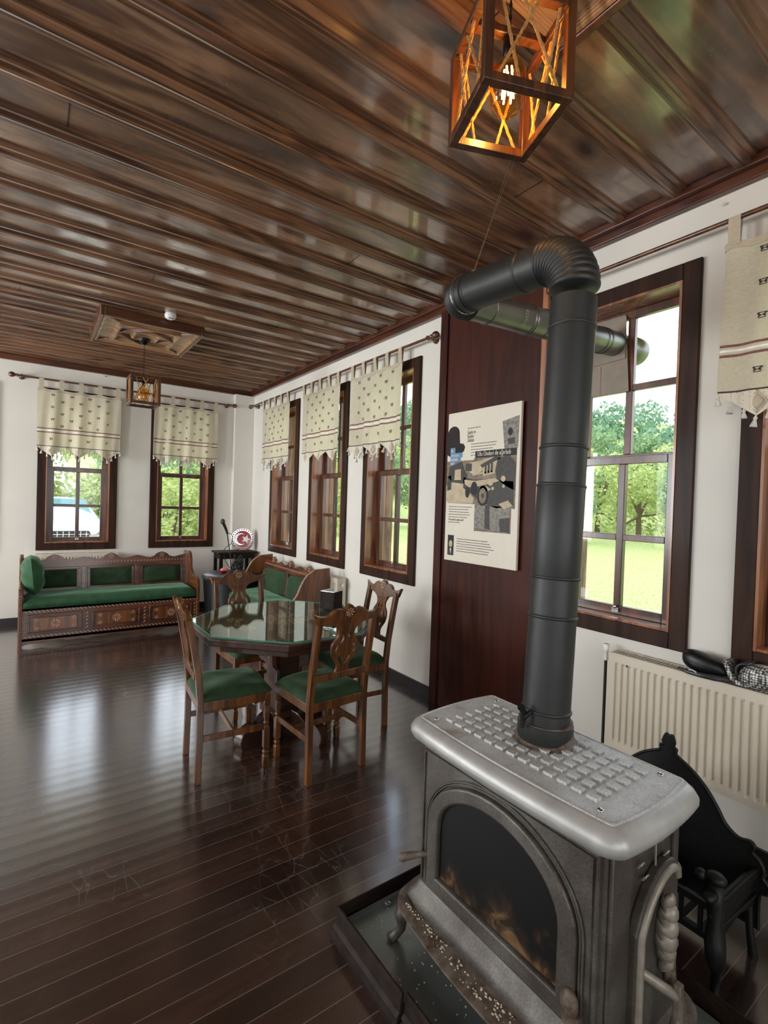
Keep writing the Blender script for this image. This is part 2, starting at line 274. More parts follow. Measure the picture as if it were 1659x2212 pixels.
# ---------------------------------------------------------------- mesh helpers
class MB:
    def __init__(s): s.v = []; s.f = []; s.marks = []
    def use(s, i): s.marks.append((len(s.f), i)); return s
    def add(s, vs, fs, mtx=None):
        o = len(s.v)
        s.v += [tuple(mtx @ Vector(p)) if mtx else tuple(p) for p in vs]; s.f += [tuple(i+o for i in f) for f in fs]; return s
    def join(s, o, i):
        s.use(i); s.add(o.v, o.f); return s
    def box(s, x0, x1, y0, y1, z0, z1, mtx=None):
        vs = [(x, y, z) for z in (z0, z1) for x, y in ((x0, y0), (x1, y0), (x1, y1), (x0, y1))]
        return s.add(vs, [(3, 2, 1, 0), (4, 5, 6, 7), (0, 1, 5, 4), (1, 2, 6, 5), (2, 3, 7, 6), (3, 0, 4, 7)], mtx)
    def bar(s, p0, p1, w, h, up=(0, 0, 1)):
        p0 = Vector(p0); p1 = Vector(p1); d = (p1-p0).normalized(); u = Vector(up)
        if abs(d.dot(u)) > .99: u = Vector((0, 1, 0))
        sx = d.cross(u).normalized(); u2 = sx.cross(d)
        vs = [p+sx*a*w/2+u2*b*h/2 for p in (p0, p1) for a, b in ((-1, -1), (1, -1), (1, 1), (-1, 1))]
        return s.add(vs, [(3, 2, 1, 0), (4, 5, 6, 7), (0, 1, 5, 4), (1, 2, 6, 5), (2, 3, 7, 6), (3, 0, 4, 7)])
    def tube(s, pts, r, n=10, cap=True):
        pts = [Vector(p) for p in pts]; rs = r if isinstance(r, (list, tuple)) else [r]*len(pts)
        o = len(s.v); prev = None
        for i, p in enumerate(pts):
            d = (pts[min(i+1, len(pts)-1)]-pts[max(i-1, 0)]).normalized()
            if prev is None:
                a = Vector((0, 0, 1)) if abs(d.z) < .9 else Vector((1, 0, 0)); u = d.cross(a).normalized()
            else: u = (prev-d*prev.dot(d)).normalized()
            prev = u; q = d.cross(u)
            s.v += [tuple(p+(u*math.cos(2*PI*k/n)+q*math.sin(2*PI*k/n))*rs[i]) for k in range(n)]
        for i in range(len(pts)-1):
            for k in range(n):
                a = o+i*n+k; b = o+i*n+(k+1) % n; s.f.append((a, b, b+n, a+n))
        if cap: s.f.append(tuple(o+k for k in range(n))[::-1]); s.f.append(tuple(o+(len(pts)-1)*n+k for k in range(n)))
        return s
    def lathe(s, prof, n=20, mtx=None, a0=0):
        vs = []; fs = []
        for r, z in prof: vs += [(r*math.cos(2*PI*k/n+a0), r*math.sin(2*PI*k/n+a0), z) for k in range(n)]
        for i in range(len(prof)-1):
            for k in range(n): a = i*n+k; b = i*n+(k+1) % n; fs.append((a, b, b+n, a+n))
        fs.append(tuple(range(n))[::-1]); fs.append(tuple((len(prof)-1)*n+k for k in range(n)))
        return s.add(vs, fs, mtx)
    def ball(s, c, r, sc_=(1, 1, 1), n=12, m_=8):
        prof = [(max(1e-4, math.sin(PI*i/m_))*r, -math.cos(PI*i/m_)*r) for i in range(m_+1)]
        return s.lathe(prof, n, Matrix.Translation(c) @ Matrix.Diagonal((*sc_, 1)))
    def mesh(s, me, mtx=None):
        return s.add([v.co[:] for v in me.vertices], [tuple(p.vertices) for p in me.polygons], mtx)
    def build(s, name, mat, parent=None, smooth=False, bevel=0, seg=2, sub=0, ang=None):
        me = bpy.data.meshes.new(name); me.from_pydata(s.v, [], s.f)
        bm = bmesh.new(); bm.from_mesh(me); bmesh.ops.recalc_face_normals(bm, faces=bm.faces); bm.to_mesh(me); bm.free()
        mats = mat if isinstance(mat, list) else [mat]
        for x in mats: me.materials.append(M[x])
        for a, i in s.marks:
            for p in me.polygons[a:]: p.material_index = i
        if smooth:
            for p in me.polygons: p.use_smooth = True
        o = bpy.data.objects.new(name, me); C.objects.link(o)
        if parent is not None: o.parent = parent
        if bevel:
            b = o.modifiers.new('bevel', 'BEVEL'); b.width = bevel; b.segments = seg; b.limit_method = 'ANGLE'; b.angle_limit = .6
            for p in me.polygons: p.use_smooth = True
            me.set_sharp_from_angle(angle=.6) if hasattr(me, 'set_sharp_from_angle') else None
        elif smooth and ang is not False and hasattr(me, 'set_sharp_from_angle'): me.set_sharp_from_angle(angle=ang or .9)
        if sub:
            q = o.modifiers.new('sub', 'SUBSURF'); q.levels = sub; q.render_levels = sub
        return o
XY = Matrix.Identity(4)
def face(axis, loc=(0, 0, 0)):
    """matrix that stands a drawing (x right, y up, thickness z) up in the room. axis = the way its front looks"""
    d = {'-y': ((1, 0, 0), (0, 0, 1), (0, -1, 0)), '+y': ((-1, 0, 0), (0, 0, 1), (0, 1, 0)),
         '-x': ((0, -1, 0), (0, 0, 1), (-1, 0, 0)), '+x': ((0, 1, 0), (0, 0, 1), (1, 0, 0)), '-z': ((1, 0, 0), (0, -1, 0), (0, 0, -1)), '+z': ((1, 0, 0), (0, 1, 0), (0, 0, 1))}[axis]
    mm = Matrix([Vector(a) for a in d]).transposed().to_4x4(); mm.translation = Vector(loc); return mm
def cut(loops, th, bev=0):
    """flat board of thickness th (centred on z=0) from closed outlines, inner outlines become holes"""
    cu = bpy.data.curves.new('c', 'CURVE'); cu.dimensions = '2D'; cu.fill_mode = 'BOTH'; cu.extrude = max(th/2-bev, 1e-5); cu.bevel_depth = bev; cu.bevel_resolution = 1
    for lp in loops:
        sp = cu.splines.new('POLY'); sp.points.add(len(lp)-1); sp.use_cyclic_u = True
        for p, q in zip(sp.points, lp): p.co = (q[0], q[1], 0, 1)
    ob = bpy.data.objects.new('c', cu); me = bpy.data.meshes.new_from_object(ob); bpy.data.objects.remove(ob); bpy.data.curves.remove(cu); return me
def text(s, size, th=.0004, align='LEFT', xs=1.0):
    cu = bpy.data.curves.new('t', 'FONT'); cu.body = s; cu.size = size; cu.extrude = th; cu.align_x = align; cu.resolution_u = 2
    ob = bpy.data.objects.new('t', cu); me = bpy.data.meshes.new_from_object(ob); bpy.data.objects.remove(ob); bpy.data.curves.remove(cu)
    for v in me.vertices: v.co.x *= xs
    return me
def smoothline(pts, n=6, closed=False):
    out = []; L = len(pts); rng = range(L if closed else L-1)
    for i in rng:
        p0 = pts[(i-1) % L] if closed or i > 0 else pts[i]; p1 = pts[i]; p2 = pts[(i+1) % L]; p3 = pts[(i+2) % L] if closed or i+2 < L else p2
        for k in range(n):
            t = k/n
            out.append(tuple(.5*(2*b+(c-a)*t+(2*a-5*b+4*c-d)*t*t+(3*b-a-3*c+d)*t**3) for a, b, c, d in zip(p0, p1, p2, p3)))
    if not closed: out.append(tuple(pts[-1]))
    return out
def tag(o, label=None, cat=None, group=None, kind=None):
    if label: o['label'] = label
    if cat: o['category'] = cat
    if group: o['group'] = group
    if kind: o['kind'] = kind
    return o
def thing(name, loc=(0, 0, 0), rz=0, **kw):
    o = bpy.data.objects.new(name, None); C.objects.link(o); o.location = loc; o.rotation_euler = (0, 0, rz); o.empty_display_size = .1
    return tag(o, **kw)
def copy_tree(o, parent=None):
    c = o.copy(); C.objects.link(c)
    if parent is not None: c.parent = parent
    for ch in list(o.children): copy_tree(ch, c)
    return c
def rosette(mb, c, r, mtx, n=8, th=.004, w=.22):
    for k in range(n):
        a = 2*PI*k/n
        pts = [(c[0]+r*.12*math.cos(a), c[1]+r*.12*math.sin(a)), (c[0]+r*math.cos(a+w), c[1]+r*math.sin(a+w)), (c[0]+r*math.cos(a-w), c[1]+r*math.sin(a-w))]
        mb.add([(x, y, 0) for x, y in pts]+[(pts[0][0], pts[0][1], th), ((pts[1][0]+pts[2][0])/2, (pts[1][1]+pts[2][1])/2, th)], [(0, 1, 4, 3), (0, 3, 4, 2), (1, 2, 4)], mtx)

# ================================================================= the room
XR, YF, HC, XL, YB = 2.65, 7.17, 3.15, -3.4, -2.8
WT = .25
ZB, ZT, OW = .95, 2.715, .335             # window opening bottom, top, half width
right_win = [5.95, 4.80, 3.65, 1.52, .49]
far_win = [.475, 1.70]
def wall_with_holes(name, axis, fixed0, fixed1, a0, a1, holes, z0=0, z1=HC+.1):
    mb = MB(); hs = sorted(holes); cur = a0
    def B(p, q, zz0, zz1):
        if q-p < 1e-4: return
        if axis == 'x': mb.box(fixed0, fixed1, p, q, zz0, zz1)
        else: mb.box(p, q, fixed0, fixed1, zz0, zz1)
    for h0, h1 in hs:
        B(cur, h0, z0, z1); B(h0, h1, z0, ZB); B(h0, h1, ZT, z1); cur = h1
    B(cur, a1, z0, z1)
    return tag(mb.build(name, 'wall_paint'), kind='structure')
wall_with_holes('wall_right', 'x', XR, XR+WT, YB, YF+WT, [(c-OW, c+OW) for c in right_win+[-.66, -1.8]])
wall_with_holes('wall_far', 'y', YF, YF+WT, XL, XR, [(c-OW, c+OW) for c in far_win+[-.75, -1.97]])
wall_with_holes('wall_left', 'x', XL-WT, XL, YB, YF+WT, [(y-.5, y+.5) for y in (-1.2, 1.3, 3.8, 6.0)])  # left and back wall openings added to admit the fill lamps
wall_with_holes('wall_back', 'y', YB-WT, YB, XL, XR, [(x-.5, x+.5) for x in (-2.0, -.4, 1.2)])
tag(MB().box(XL-WT, XR+WT, YB-WT, YF+WT, -.12, 0).build('floor', 'floor_planks'), kind='structure')
# ceiling: boards and moulded battens
mb = MB().box(XL-WT, XR+WT, YB-WT, YF+WT, HC, HC+.15)
ce = tag(mb.build('ceiling', 'ceiling_wood'), kind='structure')
mb = MB(); y = .06-.29*9
med = [((1.05, .68), .40, .42), ((.86, 5.18), .43, .46)]     # ceiling medallions: centre, half sizes
prof = [(-.056, 0), (-.056, -.010), (-.044, -.012), (-.036, -.012), (-.034, -.018), (-.02, -.03), (-.008, -.03), (-.006, -.034), (.008, -.034), (.01, -.03), (.022, -.029), (.034, -.018), (.036, -.012), (.046, -.012), (.052, -.005), (.052, 0)]
while y < YF:
    segs = [(XL, XR)]
    for (cx, cy), hx, hy in med:
        if abs(y-cy) < hy:
            segs = [(a, b) for s0, s1 in segs for a, b in ((s0, cx-hx), (cx+hx, s1)) if b > a]
    for s0, s1 in segs:
        vs = [(x, y+py, HC+pz*1.12) for x in (s0, s1) for py, pz in prof]; k = len(prof)
        mb.add(vs, [(i, i+1, k+i+1, k+i) for i in range(k-1)])
    y += .29
b = mb.build('ceiling_batten', 'batten_wood', ce)
# joints across boards
mb = MB()
for (x, k) in ((-.3, 3), (.25, 5), (-.9, 7), (1.2, 4), (.1, 9), (-.6, 12), (1.7, 10), (.7, 14), (-.1, 17), (1.3, 19), (2.0, 6)):
    yy = .06+.29*(k-1); mb.box(x, x+.004, yy+.055, yy+.235, HC-.0015, HC)
mb.build('board_joint', 'baseboard_paint', ce)
# cornices
def cornice(name, mb, mat): return tag(mb.build(name, mat, bevel=.006), kind='structure')
cornice('trim_1', MB().box(XR-.045, XR, YB, YF, 3.06, HC).box(XR-.075, XR-.045, YB, YF, 3.105, HC), 'cornice_side_wood')
cornice('trim_2', MB().box(XL, XR-.045, YF-.045, YF, 3.06, HC).box(XL, XR-.075, YF-.075, YF-.045, 3.105, HC), 'cornice_wood')
tag(MB().box(XR-.018, XR, YB, 1.92, 0, .085).box(XR-.018, XR, 2.96, YF, 0, .085).build('baseboard_right', 'baseboard_paint'), kind='structure')
tag(MB().box(XL, XR-.018, YF-.018, YF, 0, .085).build('baseboard_far', 'baseboard_paint'), kind='structure')
# boxed-in corner
tag(MB().box(2.37, XR, 7.08, YF, 0, 3.06).build('trim_3', 'wall_paint', bevel=.004), kind='structure')
# timber clad pier between the windows
pr = tag(MB().box(2.60, XR, 1.95, 2.93, 0, 3.06).build('trim_4', 'panel_wood', bevel=.003), kind='structure')
MB().box(2.585, 2.60, 2.86, 2.94, 0, 3.06).build('corner_board', 'panel_wood', pr, bevel=.003)
MB().box(2.585, 2.60, 1.945, 1.99, 0, 3.06).build('corner_board', 'reveal_wood', pr, bevel=.003)

# ---------------------------------------------------------------- windows
def make_window(n, axis, c, shutter=None, shutter_w=.3, blocked=False):
    # local frame: x along wall, -y into the room, wall face at y=0
    root = thing('window_%d' % n, (c, YF, 0) if axis == 'y' else (XR, c, 0), 0 if axis == 'y' else -PI/2, kind='structure')
    cw = .085
    mb = MB()
    mb.box(-OW-cw, -OW, -.022, 0, ZB-cw, ZT+cw).box(OW, OW+cw, -.022, 0, ZB-cw, ZT+cw)
    mb.box(-OW, OW, -.022, 0, ZT, ZT+cw).box(-OW, OW, -.022, 0, ZB-cw, ZB)
    mb.build('window_frame', 'casing_wood', root, bevel=.004)
    mb = MB(); d = .2
    mb.box(-OW, -OW+.012, -.024, d, ZB, ZT).box(OW-.012, OW, -.024, d, ZB, ZT).box(-OW+.012, OW-.012, -.024, d, ZT-.012, ZT)
    mb.build('reveal', 'reveal_wood', root)
    MB().box(-OW+.012, OW-.012, -.026, d, ZB, ZB+.014).build('window_sill', 'reveal_wood', root, bevel=.003)
    def sash(name, z0, z1, y0, y1, st, zm, panes=2):
        i = OW-.012; mb = MB()
        mb.box(-i, -i+st, y0, y1, z0, z1).box(i-st, i, y0, y1, z0, z1)
        mb.box(-i+st, i-st, y0, y1, z0, z0+.05).box(-i+st, i-st, y0, y1, z1-.045, z1)
        mb.box(-.02, .02, y0, y1-.004, z0+.05, z1-.045)
        mb.box(-i+st, -.02, y0, y1-.004, zm-.018, zm+.018).box(.02, i-st, y0, y1-.004, zm-.018, zm+.018)
        s = mb.build(name, 'sash_wood', root, bevel=.003)
        MB().box(-i+st*.8, i-st*.8, (y0+y1)/2-.002, (y0+y1)/2+.002, z0+.03, z1-.03).build('glass_pane', 'window_glass', s)
        return s
    sash('upper_sash', 1.83, ZT-.012, .13, .165, .062, 2.26)
    s = sash('lower_sash', ZB+.014, 1.865, .085, .125, .075, 1.405)
    MB().box(-.02, .02, .07, .085, ZB+.03, ZB+.055).ball((0, .066, ZB+.06), .009).build('latch', 'chrome', s)
    mb = MB()
    for sg in (-1, 1): mb.box(sg*(OW-.006)-.008, sg*(OW-.006)+.008, .2, WT+.035, ZB-.03, ZT+.03)
    mb.box(-OW, OW, .2, WT+.035, ZB-.03, ZB).build('outer_jamb', 'weathered_wood', root)
    return root
for i, c in enumerate(right_win): make_window(i+1, 'x', c, shutter=(-1 if i < 4 else None), shutter_w=(.26 if i < 3 else .06))
for i, c in enumerate(far_win+[-.75, -1.97]): make_window(i+6, 'y', c)
for i, c in enumerate((-.66, -1.8)): make_window(i+10, 'x', c)

# ================================================================= outside
def hgt(x, y):
    d = max(0, x-8); r = max(0, y-7)
    h = -.9+.02*max(0, x-3)
    if y > 4: h = h*(1-min(1, (y-4)/5))+0*min(1, (y-4)/5) if x < 6 else h
    hill = max(0, d-32)*(.16+.10*min(1, max(0, y)/40))
    hill2 = max(0, y-38)*.2 if x > -60 else 0
    return h+min(hill, 16)+min(hill2, 14)+.5*noise.noise(Vector((x*.06, y*.06, 0)))*min(1, d/10)
N = 70; vs = []; fs = []
gx = [XR+WT+.05+170*(i/N)**2 for i in range(N+1)]; gy = [-60+200*j/N for j in range(N+1)]
for i in range(N+1):
    for j in range(N+1): vs.append((gx[i], gy[j], hgt(gx[i], gy[j])))
for i in range(N):
    for j in range(N): a = i*(N+1)+j; fs.append((a, a+N+1, a+N+2, a+1))
tag(MB().add(vs, fs).build('hillside', 'grass', smooth=True), kind='structure')
tag(MB().box(-40, XR+WT+.05, YF+WT, 60, -.35, -.05).build('gravel_yard', 'gravel'), kind='structure')
# eave above the windows
tag(MB().box(XR+WT, XR+WT+.45, YB, YF+.7, 2.92, 2.98).box(XL, XR+WT, YF+WT, YF+.7, 2.92, 2.98).build('eave', 'roof_soffit'), kind='structure')

def leafmesh(blobs, n, size, seed, mat, name='crown', parent=None):
    rnd = random.Random(seed); mb = MB(); tot = sum(b[3]**2 for b in blobs)
    for bx, by, bz, br in blobs:
        for _ in range(int(n*br*br/tot)):
            d = Vector((rnd.gauss(0, 1), rnd.gauss(0, 1), rnd.gauss(0, 1))).normalized(); p = Vector((bx, by, bz))+d*br*rnd.uniform(.75, 1.05)
            u = Vector((rnd.gauss(0, 1), rnd.gauss(0, 1), rnd.gauss(0, 1))).normalized(); q = (d+u*.9).normalized(); a = q.orthogonal().normalized(); b = q.cross(a)
            s1 = size*rnd.uniform(.6, 1.3)
            mb.v += [tuple(p-a*s1*.5), tuple(p+b*s1*.3), tuple(p+a*s1*.5), tuple(p-b*s1*.3)]; k = len(mb.v); mb.f.append((k-4, k-3, k-2, k-1))
    me = bpy.data.meshes.new(name); me.from_pydata(mb.v, [], mb.f); me.materials.append(M[mat])
    o = bpy.data.objects.new(name, me); C.objects.link(o); o.parent = parent; return o
def treeproto(seed, mat, kind):
    rnd = random.Random(seed); root = thing(kind, (0, 0, 0))
    bl = [(rnd.uniform(-1, 1)*1.5, rnd.uniform(-1, 1)*1.5, rnd.uniform(.9, 4.0), rnd.uniform(.5, 1.0)) for _ in range(14)]
    leafmesh(bl, 4200, .2, seed, mat, 'crown', root)
    mb = MB().tube([(0, 0, -.5), (.05, 0, 1), (-.02, .05, 2.6)], [.16, .12, .05], 8)
    for b in bl[:5]: mb.tube([(0, 0, 1.2), (b[0]*.5, b[1]*.5, b[2]*.75), (b[0], b[1], b[2])], [.08, .05, .02], 6)
    mb.build('trunk', 'trunk_bark', root, smooth=True); return root
t1 = treeproto(3, 'leaf_mid', 'fruit_tree'); t2 = treeproto(5, 'leaf_bright', 'fruit_tree')
spots = [(30, 12, 1.2), (34, 17.5, 1.3), (28, 19, 1.1), (38, 23, 1.5), (42, 15, 1.5), (40, 30, 1.6), (33, 28, 1.2), (48, 20, 1.6), (50, 28, 1.8), (46, 36, 1.7),
         (26, 31, 1.2), (22, 36, 1.2), (30, 42, 1.5), (18, 30, 1.2), (52, 44, 1.8), (38, 50, 1.6), (56, 14, 1.7), (44, 9, 1.3), (26, 24.5, 1.0)]
for i, (x, y, s) in enumerate(spots):
    o = (t1 if i == 0 else t2 if i == 1 else copy_tree(t1 if i % 2 == 0 else t2)); o.location = (x, y, hgt(x, y)); o.scale = (s, s, s); o.rotation_euler.z = i*1.3
    tag(o, ('mid green' if i % 2 == 0 else 'yellowish green')+' round leafy tree growing on the grassy hillside outside the windows', 'tree', 'trees on the hillside')
# distant woodland
mb = MB(); rnd = random.Random(11); bl = []
for _ in range(240):
    x = rnd.uniform(48, 110); y = rnd.uniform(0, 120); bl.append((x, y, hgt(x, y)+1.5, rnd.uniform(2, 3.6)))
for _ in range(120):
    x = rnd.uniform(4, 60); y = rnd.uniform(52, 110); bl.append((x, y, hgt(x, y)+1.5, rnd.uniform(2, 3.6)))
o = leafmesh(bl, 52000, .9, 9, 'leaf_far', 'woodland'); tag(o, 'dense green woodland covering the far hill outside the windows', 'woodland', kind='stuff')
# shrubs near the right-hand wall and the hedge beyond the yard
hp = thing('hedge_shrub', (0, 0, 0)); leafmesh([(rnd.uniform(-.8, .8), rnd.uniform(-.5, .5), rnd.uniform(.3, 3.6), .75) for _ in range(9)], 3400, .16, 21, 'leaf_bright', 'foliage', hp)
MB().tube([(0, 0, 0), (.1, 0, 1.5), (0, .1, 2.6)], [.07, .05, .02], 6).build('stem', 'trunk_bark', hp)
hs = [(x, 19.5+.6*math.sin(x*2), 1.15) for x in (-6, -4.4, -2.8, -1.2, .4, 2.0, 3.6, 5.2, 6.8, 8.4)]
for i, (x, y, s) in enumerate(hs):
    o = hp if i == 0 else copy_tree(hp); o.location = (x, y, -.05); o.scale = (s, s, s); o.rotation_euler.z = i*2.1
    tag(o, 'tall bright green shrub of the hedge across the yard behind the white car', 'shrub', 'hedge beyond the yard')
for i, (x, y, s) in enumerate([(5.6, 12.4, .55), (6.3, 13.8, .6), (4.5, 13.5, .5), (7.4, 15.5, .7), (3.0, 13.5, .62), (3.9, 12.2, .5)]):
    o = copy_tree(hp); o.location = (x, y, -.3); o.scale = (s*1.6, s*1.6, s); o.rotation_euler.z = i*1.1
    tag(o, 'low bright green bush growing close outside the corner windows', 'bush', 'bushes outside the corner windows')
# overhead cable
tag(MB().tube([(9, -6, 5.45), (9, 4, 5.3), (9, 14, 5.6)], .012, 6).build('overhead_cable', 'black_plastic'), 'thin black overhead cable crossing the sky outside the stovepipe window', 'cable')

# white car in the yard
def make_car():
    root = thing('car', (.62, 13.6, -.05), 0, label='white car parked nose-on in the yard, seen through the far left window', cat='car')
    # stations along y: (y, halfwidth, z0, z_shoulder, z_top, topwidth)
    st = [(0, .70, .34, .62, .72, .62), (.08, .82, .25, .78, .86, .72), (.5, .88, .22, .90, .98, .76), (1.05, .9, .22, .96, 1.06, .76), (1.75, .9, .22, .98, 1.46, .60), (2.6, .9, .22, .98, 1.52, .60), (3.4, .9, .22, 1.0, 1.44, .58), (4.1, .86, .25, 1.0, 1.06, .62), (4.25, .8, .35, .9, .95, .6)]
    vs = []; fs = []
    for y, hw, z0, zs, zt, tw in st:
        vs += [(-hw*.9, y, z0), (-hw, y, z0+.2), (-hw, y, zs), (-tw, y, zt), (0, y, zt+.03), (tw, y, zt), (hw, y, zs), (hw, y, z0+.2), (hw*.9, y, z0)]
    k = 9
    for i in range(len(st)-1):
        for j in range(k): a = i*k+j; b = i*k+(j+1) % k; fs.append((a, b, b+k, a+k))
    fs += [tuple(range(k)), tuple((len(st)-1)*k+j for j in range(k))]
    MB().add(vs, fs).build('body', 'car_paint', root, smooth=True, sub=2, ang=False)
    MB().add([(-.66, 1.12, 1.1), (.66, 1.12, 1.1), (.56, 1.72, 1.44), (-.56, 1.72, 1.44), (-.66, 1.1, 1.08), (.66, 1.1, 1.08), (.56, 1.7, 1.47), (-.56, 1.7, 1.47)], [(0, 1, 2, 3), (4, 5, 6, 7), (0, 1, 5, 4), (2, 3, 7, 6), (0, 3, 7, 4), (1, 2, 6, 5)]).build('windshield', 'car_glass', root)
    g = MB().box(-.52, .52, -.05, .06, .46, .74)
    g.build('grille', 'black_plastic', root, bevel=.02)
    b = MB()
    for i in range(9): b.bar((-.46+i*.115, -.055, .48), (-.46+i*.115, -.055, .73), .016, .016)
    for z in (.52, .59, .66): b.bar((-.5, -.055, z), (.5, -.055, z), .014, .014)
    b.build('grille_mesh', 'chrome', root)
    for s in (-1, 1):
        MB().ball((s*.62, .03, .68), .11, (1.2, .6, .6)).build('headlight', 'chrome', root, smooth=True)
        for y in (.85, 3.4):
            MB().lathe([(.31, -.1), (.33, -.07), (.33, .07), (.31, .1)], 20, Matrix.Translation((s*.8, y, .33)) @ Matrix.Rotation(PI/2, 4, 'Y')).build('wheel', 'tyre_rubber', root, smooth=True)
        MB().ball((s*.98, 1.35, 1.08), .09, (1, .6, .7)).build('side_mirror', 'car_paint', root, smooth=True)
make_car()

# ================================================================= curtain rods and curtains
def rod(name, p0, p1, wallaxis, label, ends=(1, 1)):
    p0 = Vector(p0); p1 = Vector(p1); root = thing(name, p0, label=label, cat='curtain rod', group='wooden curtain rods')
    d = p1-p0; MB().tube([(0, 0, 0), d], .011, 12).build('pole', 'rod_wood', root, smooth=True)
    e = d.normalized()
    for on, base, s in ((ends[0], Vector((0, 0, 0)), -1), (ends[1], d, 1)):
        if not on: continue
        rot = (e*s).to_track_quat('Z', 'Y').to_matrix().to_4x4(); rot.translation = base
        MB().lathe([(.013, -.01), (.02, 0), (.014, .01), (.016, .02), (.028, .035), (.031, .052), (.026, .07), (.012, .08), (.002, .083)], 16, rot).build('finial', 'rod_wood', root, smooth=True)
        bp = base-e*s*.04; wd = Vector((1, 0, 0)) if wallaxis == 'x' else Vector((0, 1, 0))
        rt = wd.to_track_quat('Z', 'Y').to_matrix().to_4x4(); rt.translation = bp-wd*.0
        L = (XR-(p0+bp).x) if wallaxis == 'x' else (YF-(p0+bp).y)
        MB().lathe([(.016, -.015), (.02, 0), (.011, .02), (.011, L-.03), (.026, L-.02), (.03, L)], 14, rt).build('bracket', 'rod_wood', root, smooth=True)
    return root
RZ = 2.885
rod('curtain_rod', (2.56, 6.93, RZ), (2.56, 3.02, RZ), 'x', 'long dark wooden curtain rod above the three windows of the right wall')
rod('curtain_rod', (2.56, 1.86, RZ), (2.56, -.5, RZ), 'x', 'dark wooden curtain rod running behind the stovepipe elbow', (1, 0))
rod('curtain_rod', (-.15, 7.08, RZ), (2.31, 7.08, RZ), 'y', 'dark wooden curtain rod above the two far wall windows')

